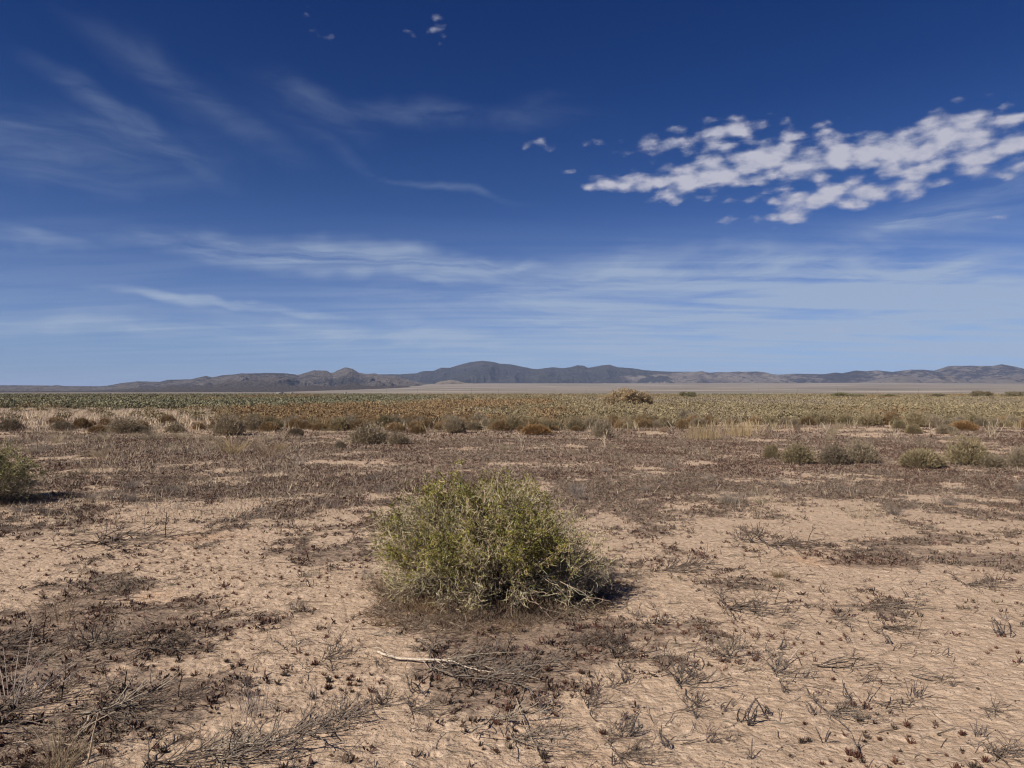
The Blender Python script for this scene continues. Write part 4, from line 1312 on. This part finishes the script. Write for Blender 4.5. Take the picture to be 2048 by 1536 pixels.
def dead_things():
    rng = np.random.default_rng(700)
    mats = [mat_proto(1, 7, 6, 3, .30, .35, 1.5).mesh('weed', M_dead), mat_proto(2, 6, 7, 4, .26, .6, 1.9).mesh('weed', M_dead), mat_proto(3, 8, 5, 3, .34, .22, .6).mesh('weed', M_dead),
            mat_proto(4, 6, 7, 3, .24, .45, 2.6).mesh('weed', M_dead), mat_proto(5, 8, 6, 3, .32, .18, 1.3).mesh('weed', M_dead),
            mat_proto(6, 4, 5, 2, .30, .2, .6, thick=1.7).mesh('weed', M_dead), mat_proto(7, 3, 4, 1, .34, .15, .9, thick=1.8).mesh('weed', M_dead)]
    spikes = [spike_geo(s, n).mesh('spikes', M_dead) for s, n in ((1, 6), (2, 4), (3, 9), (4, 3))]
    sprouts = [sprout_geo(s, n).mesh('sprout', M_sprout) for s, n in ((1, 26), (2, 18), (3, 34), (4, 14))]

    def put(name, me, x, y, sc, rz, col, label, cat, group=None, zs=1.0):
        o = bpy.data.objects.new(name, me); COL.objects.link(o)
        o.location = (x, y, float(ground_z(x, y)) + 0.001)
        o.rotation_euler = (0, 0, rz); o.scale = (sc, sc, sc * zs); o.color = tuple(col) + (1,)
        return tag(o, label, cat, group)
    G1 = (0.20, 0.16, 0.13); G2 = (0.150, 0.115, 0.093); G3 = (0.33, 0.27, 0.21)
    # (kind, px, py, width px, heading, colour, label)
    H = [(4, 985, 1330, 230, 0.1, G1, 'widest grey dead weed mat, under the pale fallen branch'),
         (3, 937, 1376, 130, 0.0, G2, 'dark dead weed clump below the pale fallen branch'),
         (2, 1055, 1345, 190, 0.3, G1, 'grey brushy dead weed right of the pale fallen branch'),
         (1, 800, 1404, 90, 0.6, G2, 'dark upright weed left of the middle of the bottom edge'),
         (0, 730, 1428, 120, 0.5, G2, 'dark tangled weed below left of the fallen branch'),
         (2, 672, 1450, 190, 0.4, G1, 'long grey weed strands lying at the lower left of the fallen branch'),
         (4, 878, 1414, 110, 0.3, G1, 'small grey weed mat under the middle of the fallen branch'),
         (5, 1054, 1456, 170, -0.5, G3, 'pale forked dead stem at the bottom, right of the middle'),
         (4, 1100, 1470, 150, 0.2, G1, 'grey ribbed weed mat beside the pale forked stem at the bottom'),
         (0, 702, 1318, 110, 0.2, G2, 'dark weed tangle at the root end of the fallen branch'),
         (3, 764, 1326, 60, 0.5, G2, 'small dark weed just left of the fallen branch'),
         (2, 1171, 1284, 90, 0.3, G2, 'curved dark weed right below the front shrub'),
         (2, 1384, 1142, 130, 0.1, G2, 'flat dark weed on the sand right of the front shrub shadow'),
         (2, 1276, 1157, 60, 0.0, G2, 'small dark weed at the tip of the front shrub shadow'),
         (4, 1498, 1174, 66, 0.1, G2, 'small flat grey weed in the sand right of the front shrub'),
         (4, 1531, 1216, 150, 0.0, G2, 'wide flat grey weed in the middle of the right hand sand'),
         (3, 1742, 1210, 80, 0.3, G2, 'dark bushy weed right of the wide flat grey one'),
         (6, 1824, 1216, 110, -0.3, G1, 'arched thin grey stem lying on the sand at right'),
         (4, 1826, 1262, 100, -0.5, G2, 'dense dark weed mound on the right hand sand'),
         (5, 1705, 1240, 90, 0.1, G1, 'loose grey stems lying left of the dense dark mound'),
         (6, 1588, 1250, 76, 0.2, G2, 'curled thin dead stem on open sand right of centre'),
         (1, 1488, 1304, 110, 0.7, G1, 'bushy grey upright weed on the sand right of centre'),
         (0, 1404, 1356, 150, 0.6, G1, 'large branching grey weed below the bushy upright one'),
         (0, 1592, 1343, 120, 0.4, G1, 'branching dead weed with a long thin arm pointing right'),
         (6, 1690, 1330, 140, 0.1, G2, 'long curved stem trailing right from a branching weed'),
         (4, 1713, 1420, 130, 0.2, G1, 'grey weed mat with long side stems in the lower right sand'),
         (6, 1808, 1412, 110, -0.1, G2, 'thin stem reaching right from the lower right weed mat'),
         (6, 1880, 1362, 110, -0.4, G2, 'arched grey stem on empty sand at lower right'),
         (5, 2016, 1432, 90, -0.5, G2, 'dark branching weed near the right edge at the bottom'),
         (2, 2030, 1508, 110, 0.1, G2, 'dark looping weed in the bottom right corner'),
         (4, 1290, 1502, 120, 0.3, G2, 'brown weed clump at the bottom edge right of the middle'),
         (1, 1270, 1464, 80, 0.6, G1, 'small grey upright weed above the brown clump at the bottom'),
         (3, 1448, 1476, 70, 0.2, G2, 'small dark weed with curled tips at the bottom right of the middle'),
         (4, 1986, 1172, 110, 0.0, G2, 'wide low weed near the right edge of the sand'),
         (3, 1303, 1250, 100, 0.3, G2, 'scattered dark weed right of the front shrub foot'),
         (0, 1274, 1300, 140, 0.6, G2, 'dark branching weed between the front shrub and the bushy grey one'),
         (2, 1216, 1288, 90, 0.5, G2, 'thin dark weed below the right foot of the front shrub'),
         (5, 1252, 1366, 90, 0.5, G2, 'dark sprawling stems right of the fallen branch tip'),
         (0, 1212, 1400, 110, 0.6, G2, 'dark tangled stems below right of the fallen branch'),
         (1, 1540, 1085, 90, 0.2, G2, 'grey brown weed patch on the sand below the tan grass at right'),
         (4, 1600, 1090, 130, 0.1, G2, 'flat brown weed patch right behind the open sand'),
         (5, 1400, 1415, 90, 0.5, G2, 'stiff grey stems right of the middle near the bottom'),
         (5, 300, 1420, 230, 0.3, G3, 'pale dead stems across the dark tangle at lower left'),
         (4, 330, 1405, 220, 0.3, G2, 'big dark weed tangle on pale sand at lower left'),
         (4, 90, 1410, 260, 0.4, G2, 'dark weed tangle under the silvery grass at the left edge'),
         (2, 560, 1500, 260, 0.4, G1, 'grey brown weed mass at the bottom left of the middle'),
         (4, 430, 1520, 240, 0.2, G2, 'dark brown weed mass at the bottom edge, left'),
         (2, 500, 1500, 200, 0.05, G3, 'sheaf of pale fallen straws in the brown mass at the bottom'),
         (4, 310, 1080, 190, 0.1, G2, 'dark weed patch on pale sand left of the front shrub'),
         (4, 390, 1285, 160, 0.4, G2, 'long low weed streak on the sand at left'),
         (1, 250, 1290, 130, 0.5, G2, 'brown weed clump left of the long low streak'),
         (4, 60, 1290, 220, 0.3, G2, 'broad brown weed patch at the left edge')]
    for k, px, py, w, hd, c, lab in H:
        x, y, z = at(px, py)
        size = w / F * y
        ext = (.40, .36, .42, .42, .42, .36, .38)[k]
        off = size * .45 if k in (0, 1, 2, 4, 5, 6) else 0
        put('dead_weed', mats[k], x - off * math.cos(hd), y - off * math.sin(hd), size / ext, hd, c, lab, 'dead plant', None, min(1.2, 1.0))
    # many more, denser on the left
    n = 0
    x, y, u = sample_view(rng, 3000, 2.9, 11, -150, 2180, .55)
    cov = cover(x, y)
    for i in range(3000):
        if n >= 250: break
        if (x[i] + .25) ** 2 + (y[i] - 5.9) ** 2 < 1.0: continue
        if rng.random() > .06 + .75 * cov[i]: continue
        left = u[i] < 900
        lab = 'dead grey brown weed in the tangled debris at lower left' if left else 'small dead weed lying on the open sand at right'
        gr = 'dead weeds in the debris at left' if left else 'dead weeds on the open sand at right'
        gi = int(rng.integers(0, 4)); c = np.array((G1, G2, G2, G3)[gi]) * rng.uniform(.8, 1.15)
        lab = ('grey brown', 'dark brown', 'dark brown', 'pale straw')[gi] + ' dead weed lying ' + zone_phrase(u[i], y[i])
        put('dead_weed', mats[int(rng.integers(0, 7))], x[i], y[i], rng.uniform(.22, .70) * (1 if left else .6), rng.normal(.5, .9) + (math.pi if rng.random() < .3 else 0), c, lab, 'dead plant', gr)
        n += 1
    # knobbly seed spikes
    n = 0
    SP = [(1395, 1405), (1444, 1422), (1498, 1446), (1655, 1484), (1700, 1400), (1535, 1430), (1252, 1364), (1340, 1500), (1560, 1300), (1780, 1290), (2005, 1275), (1390, 1440), (1260, 1470), (1500, 1520), (1090, 1430), (840, 1390)]
    for px, py in SP:
        x, y, z = at(px, py)
        put('seed_stalk', spikes[n % 4], x, y, rng.uniform(.8, 1.3), rng.uniform(0, 6.28), (0.105, .085, .08), 'big knobbly curled seed stalk ' + zone_phrase(px, y), 'dead plant', 'knobbly seed stalks in the near sand')
        n += 1
    x, y, u = sample_view(rng, 120, 3.0, 6.5, 550, 2150, .4)
    for i in range(70):
        put('seed_stalk', spikes[int(rng.integers(0, 4))], x[i], y[i], rng.uniform(.4, .95), rng.uniform(0, 6.28), np.array((0.115, .088, .08)) * rng.uniform(.8, 1.3),
            'dark knobbly seed stalk ' + zone_phrase(u[i], y[i]), 'dead plant', 'knobbly seed stalks in the near sand')
    # maroon sprouts, singly and in loose colonies
    x, y, u = sample_view(rng, 6000, 2.9, 8.0, -120, 2160, .4)
    pr = .02 + .45 * sstep(.56, .72, fbm(x / .8, y / .8, 4, 71)) + .10 * (u < 800)
    keep = rng.random(len(x)) < pr
    x, y, u = x[keep], y[keep], u[keep]
    order = np.argsort(y)[:300]
    for i in order:
        small, brown = rng.random() < .5, rng.random() < .4
        sz = rng.uniform(.25, .5) if small else rng.uniform(.5, .95)
        c = np.array((0.075, .055, .043) if brown else (0.115, .056, .040)) * rng.uniform(.75, 1.3)
        put('sprout', sprouts[int(rng.integers(0, 4))], x[i], y[i], sz, rng.uniform(0, 6.28), c,
            ('tiny' if small else 'stout') + (' dark brown sprout ' if brown else ' maroon sprout ') + zone_phrase(u[i], y[i]), 'sprout', 'maroon sprouts')
    g = Geo()
    rest = np.argsort(y)[300:]
    for i in rest[:1400]:
        s = sprout_geo(int(i), 12, rng.uniform(.010, .026))
        V = s.v[0] + np.array([x[i], y[i], float(ground_z(x[i], y[i]))], np.float32)
        g.add(V, s.q[0], s.c[0] * np.array((0.115, .052, .036)) * rng.uniform(.7, 1.4))
    tag(g.build('small_weeds', M_sprout), 'tiny dark red sprouts dotted over the sand further off', None, None, 'stuff')


dead_things()


# ------------------------------------------------------------------ the fallen branch and other single stems
def branches():
    rng = np.random.default_rng(900)

    def path(pts, lift=.012):
        P = []
        for px, py, h in pts:
            x, y, z = at(px, py)
            P.append((x, y, z + h + lift))
        P = np.array(P)
        t = np.linspace(0, len(P) - 1, (len(P) - 1) * 5 + 1)
        Q = np.stack([np.interp(t, np.arange(len(P)), P[:, i]) for i in range(3)], 1)
        ker = np.array([.25, .5, .25])
        for _ in range(2):
            Q[1:-1] = Q[:-2] * .25 + Q[1:-1] * .5 + Q[2:] * .25
        Q[1:-1] += rng.normal(0, .0012, Q[1:-1].shape)
        return Q

    def limb(g, pts, r0, r1, col=(.40, .335, .26), sides=7):
        Q = path(pts)
        R = np.linspace(r0, r1, len(Q)) * (1 + rng.normal(0, .06, len(Q)))
        g.tubes(Q[None], R[None], vary(rng, col, 1, .06, .02), sides)
    g = Geo()
    limb(g, [(756, 1308, 0), (775, 1317, .005), (800, 1325, .01), (840, 1329, .015), (880, 1332, .02), (905, 1334, .02)], .0085, .0060)
    root = g.build('fallen_branch', M_twig, None, True)
    tag(root, 'long pale bleached forked branch lying on the sand below the front shrub', 'branch')
    tw = [([(905, 1334, .02), (925, 1345, .02), (950, 1350, .02), (985, 1354, .01), (1040, 1356, .01), (1080, 1362, 0)], .005, .0015),
          ([(890, 1331, .02), (940, 1328, .04), (990, 1325, .05), (1060, 1320, .04)], .0042, .0012),
          ([(895, 1330, .02), (925, 1312, .03), (955, 1302, .03), (985, 1288, .02)], .0036, .0012),
          ([(842, 1329, .02), (862, 1312, .03), (880, 1300, .03)], .0032, .0011),
          ([(872, 1332, .02), (895, 1348, .01), (915, 1352, .01), (930, 1348, 0)], .0034, .0012),
          ([(846, 1330, .01), (860, 1345, .0), (868, 1352, 0)], .0028, .001),
          ([(940, 1347, .02), (960, 1342, .02), (985, 1350, .02), (1010, 1370, 0)], .003, .001),
          ([(780, 1318, .01), (760, 1310, .03), (744, 1306, .02)], .0032, .001)]
    for pts, a, b in tw:
        g = Geo(); limb(g, pts, a, b, (.38, .31, .24), 5)
        g.build('side_twig', M_twig, root, True)
    # single stems: (points, radius, colour, label)
    S = [([(1033, 1400, 0), (1050, 1460, .02), (1075, 1510, 0)], .003, (.30, .24, .19), 'bent grey stick at the bottom edge right of the middle'),
         ([(600, 1236 + 60, 0), (640, 1290, .01), (690, 1300, 0)], .0026, (.36, .30, .24), 'thin pale stick left of the fallen branch root'),
         ([(1800, 1300, 0), (1830, 1290, .01), (1865, 1296, 0)], .002, (.12, .09, .075), 'thin dark curved stick lying alone on right hand sand'),
         ([(1575, 1328, .0), (1598, 1318, .05), (1622, 1309, .07)], .0036, (.40, .33, .26), 'short thick pale stick propped in a dead weed right of centre'),
         ([(1735, 1405, 0), (1748, 1385, .05), (1765, 1364, .08)], .0024, (.15, .12, .10), 'straight dark stick leaning up from the lower right weed mat'),
         ([(1930, 1488, .0), (1950, 1500, .01), (1985, 1490, .03), (2020, 1500, 0)], .0028, (.16, .13, .11), 'looping dark stick in the bottom right corner'),
         ([(70, 1500, 0), (110, 1493, .01), (150, 1498, 0)], .0026, (.40, .33, .25), 'short pale stick lying at the bottom left'),
         ([(195, 1495, 0), (215, 1500, .01), (230, 1508, 0)], .004, (.34, .26, .19), 'short thick tan stick right of the dead stalks at bottom left'),
         ([(445, 1500, 0), (480, 1494, .02), (560, 1498, .0)], .0026, (.45, .38, .31), 'long bleached straw across the brown mass at the bottom')]
    for pts, r, c, lab in S:
        g = Geo(); limb(g, pts, r, r * .5, c, 5)
        o = g.build('stick', M_twig, None, True)
        tag(o, lab, 'stick')
    # dead upright stalks in the bottom left corner
    for pts, r, lab in [([(92, 1545, 0), (98, 1520, .05), (88, 1490, .12), (62, 1452, .20)], .005, 'dead curved stalk leaning left in the bottom left corner'),
                        ([(122, 1545, 0), (120, 1520, .05), (112, 1500, .09), (108, 1480, .11)], .008, 'short thick split dead stalk in the bottom left corner'),
                        ([(168, 1545, 0), (178, 1515, .06), (186, 1470, .14), (197, 1424, .22)], .006, 'tall tan dead stalk leaning right in the bottom left corner')]:
        g = Geo()
        x0, y0, _ = at(pts[0][0], 1530)
        P = []
        for px, py, h in pts:
            yy = y0; zz = EYE - (py - HY) / F * yy
            P.append(((px - CX) / F * yy, yy, zz))
        P = np.array(P); P[0, 2] = min(P[0, 2], float(ground_z(x0, y0)))
        t = np.linspace(0, len(P) - 1, 16)
        Q = np.stack([np.interp(t, np.arange(len(P)), P[:, i]) for i in range(3)], 1)
        g.tubes(Q[None], (np.linspace(r, r * .35, 16) * (1 + rng.normal(0, .08, 16)))[None], np.array([[.33, .26, .185]]), 6)
        o = g.build('dead_stalk', M_twig, None, True)
        tag(o, lab, 'stalk')
    # tall pale weed skeletons in the middle distance
    W = [(1650, 868, 26, 'pale branched dead stalk rising among the low weeds at right'), (1990, 878, 44, 'forked bleached dead stalk near the right edge, tallest there'),
         (1978, 876, 30, 'thin pale stalk just left of the tall forked one at right edge'), (1500, 846, 24, 'pale Y shaped dead stalk behind the golden grass clumps'),
         (1482, 850, 30, 'tall thin pale stalk left of the Y shaped one'), (1180, 872, 22, 'pale forked weed stalk left of the dark bristly shrub'),
         (1210, 895, 34, 'tall thin pale stalk before the dark bristly shrub'), (1345, 862, 30, 'tall pale thistle stalk above the rusty brush right of centre'),
         (1098, 862, 16, 'small pale stalk beside the bright orange shrub'), (1710, 858, 22, 'short pale stalk in the weeds before the sagebrush'),
         (1790, 880, 26, 'single upright pale stalk on the dark ground at right'), (1043, 905, 40, 'tall faint dry stalk behind the top of the front shrub')]
    for px, py, h, lab in W:
        x, y, z = at(px, py)
        g = Geo(); H = h / F * y; n = 9
        B = np.array([[0, 0, 0]] * n, float) + rng.normal(0, .01, (n, 3)) * np.array([1, 1, 0])
        B[3:, 2] = rng.uniform(.25, .6, n - 3) * H
        E = B + np.stack([rng.normal(0, .28, n) * H, rng.normal(0, .2, n) * H, rng.uniform(.25, .6, n) * H], 1)
        E[:3, 2] = H * rng.uniform(.75, 1, 3)
        P = bez(B, (B + E) / 2 + rng.normal(0, .05, (n, 3)) * H, E, 6)
        g.tubes(P, np.linspace(.009, .004, 6)[None] * np.ones((n, 1)), vary(rng, (.48, .40, .29), n, .1))
        o = g.build('dead_stalk', M_twig)
        o.location = (x, y, z - .01)
        tag(o, lab, 'stalk')


branches()


# ------------------------------------------------------------------ power line and far ranch sheds
def simple_mat(name, col, rough=.8):
    m = bpy.data.materials.new(name); m.use_nodes = True
    m.node_tree.nodes.clear(); t = NT(m.node_tree)
    pos = t.n('ShaderNodeNewGeometry').outputs['Position']
    c = t.mix(t.step(t.noise(pos, 2.0, 4, .6), .3, .7), tuple(v * .8 for v in col), col)
    b = t.n('ShaderNodeBsdfPrincipled', ins={'Base Color': c, 'Roughness': rough})
    t.n('ShaderNodeOutputMaterial', ins={'Surface': b.outputs[0]})
    return m


def box_geo(g, x0, x1, y0, y1, z0, z1, c=(1, 1, 1)):
    V = np.array([[a, b, d] for d in (z0, z1) for b in (y0, y1) for a in (x0, x1)], float)
    g.add(V, np.array([[0, 2, 3, 1], [4, 5, 7, 6], [0, 1, 5, 4], [2, 6, 7, 3], [0, 4, 6, 2], [1, 3, 7, 5]]), np.array([c] * 8))


def power_line():
    wood_shade = simple_mat('weathered_pole_wood', (.10, .08, .065)); steel = simple_mat('insulator', (.3, .3, .3))
    g = Geo()
    z = np.linspace(0, 14.5, 5)
    g.tubes(np.stack([0 * z, 0 * z, z], 1)[None], np.linspace(.24, .16, 5)[None], np.array([[1., 1, 1]]), 8)
    pole = g.mesh('pole', wood_shade)
    g = Geo(); box_geo(g, -1.6, 1.6, -.09, .09, 13.2, 13.45); arm = g.mesh('crossarm', wood_shade)
    g = Geo()
    for x in (-1.45, -.5, .5, 1.45): box_geo(g, x - .07, x + .07, -.07, .07, 13.45, 13.75)
    ins = g.mesh('insulator', steel)
    marks = [(210, 'far left, above the straw field'), (773, 'right of the bare rocky peak'), (835, 'below the left end of the far forested range'),
             (886, 'in front of the small tan knoll'), (943, 'just right of the tan knoll'), (997, 'below the highest forested summit'), (1052, 'first right of the highest summit'),
             (1110, 'midway along the forested range'), (1172, 'below the second forested summit'), (1236, 'just left above the huge brown bush'), (1302, 'just right of the huge brown bush'),
             (1372, 'directly above the dark green bush'), (1442, 'first right of the dark green bush'), (1517, 'below the pale hills right of centre'), (1595, 'below the dip between the pale hills'),
             (1675, 'above the bright green bush'), (1755, 'before the first pale foothill'), (1837, 'before the saddle of the foothills'), (1922, 'below the dark flat topped ridge'), (2012, 'nearest the right edge')]
    for i, (px, where) in enumerate(marks):
        d = 2150 - (px - 1024) * .25
        x = (px - CX) / F * d
        r = empty('utility_pole', (x, d, float(ground_z(x, d)) - .3), .12)
        for nm, me in (('pole', pole), ('crossarm', arm), ('insulators', ins)):
            o = bpy.data.objects.new(nm, me); COL.objects.link(o); o.parent = r
        tag(r, 'dark power pole, ' + where, 'utility pole', 'power poles along the far side of the plain')


power_line()


def sheds():
    white = simple_mat('white_metal', (.40, .39, .37), .5); roofm = simple_mat('grey_roof', (.22, .20, .19), .6); dark = simple_mat('dark_opening', (.05, .045, .04))

    def shed(px, d, L, W, H, lab):
        x = (px - CX) / F * d
        r = empty('shed', (x, d, float(ground_z(x, d)) - .05))
        g = Geo(); box_geo(g, -L / 2, L / 2, -W / 2, W / 2, 0, H); g.build('wall', white, r)
        g = Geo()
        e = .4; rr = W * .22
        V = np.array([[-L / 2 - e, -W / 2 - e, H - .05], [L / 2 + e, -W / 2 - e, H - .05], [L / 2 + e, 0, H + rr], [-L / 2 - e, 0, H + rr], [L / 2 + e, W / 2 + e, H - .05], [-L / 2 - e, W / 2 + e, H - .05]])
        g.add(V, np.array([[0, 1, 2, 3], [3, 2, 4, 5], [0, 3, 5, 0][:4], [1, 4, 2, 1][:4]]), np.ones((6, 3)))
        g.build('roof', roofm, r)
        g = Geo(); box_geo(g, -L * .12, L * .12, -W / 2 - .06, -W / 2, 0, H * .75); g.build('door', dark, r)
        tag(r, lab, 'building')
    shed(560, 1500, 13, 7, 2.0, 'long low whitish ranch shed on the left horizon, widest of three')
    shed(583, 1520, 6, 5, 2.0, 'short pale ranch shed just right of the long one on the horizon')
    shed(691, 1300, 3.4, 3, 2.8, 'tiny bright white hut on the horizon under the rocky peak')


sheds()
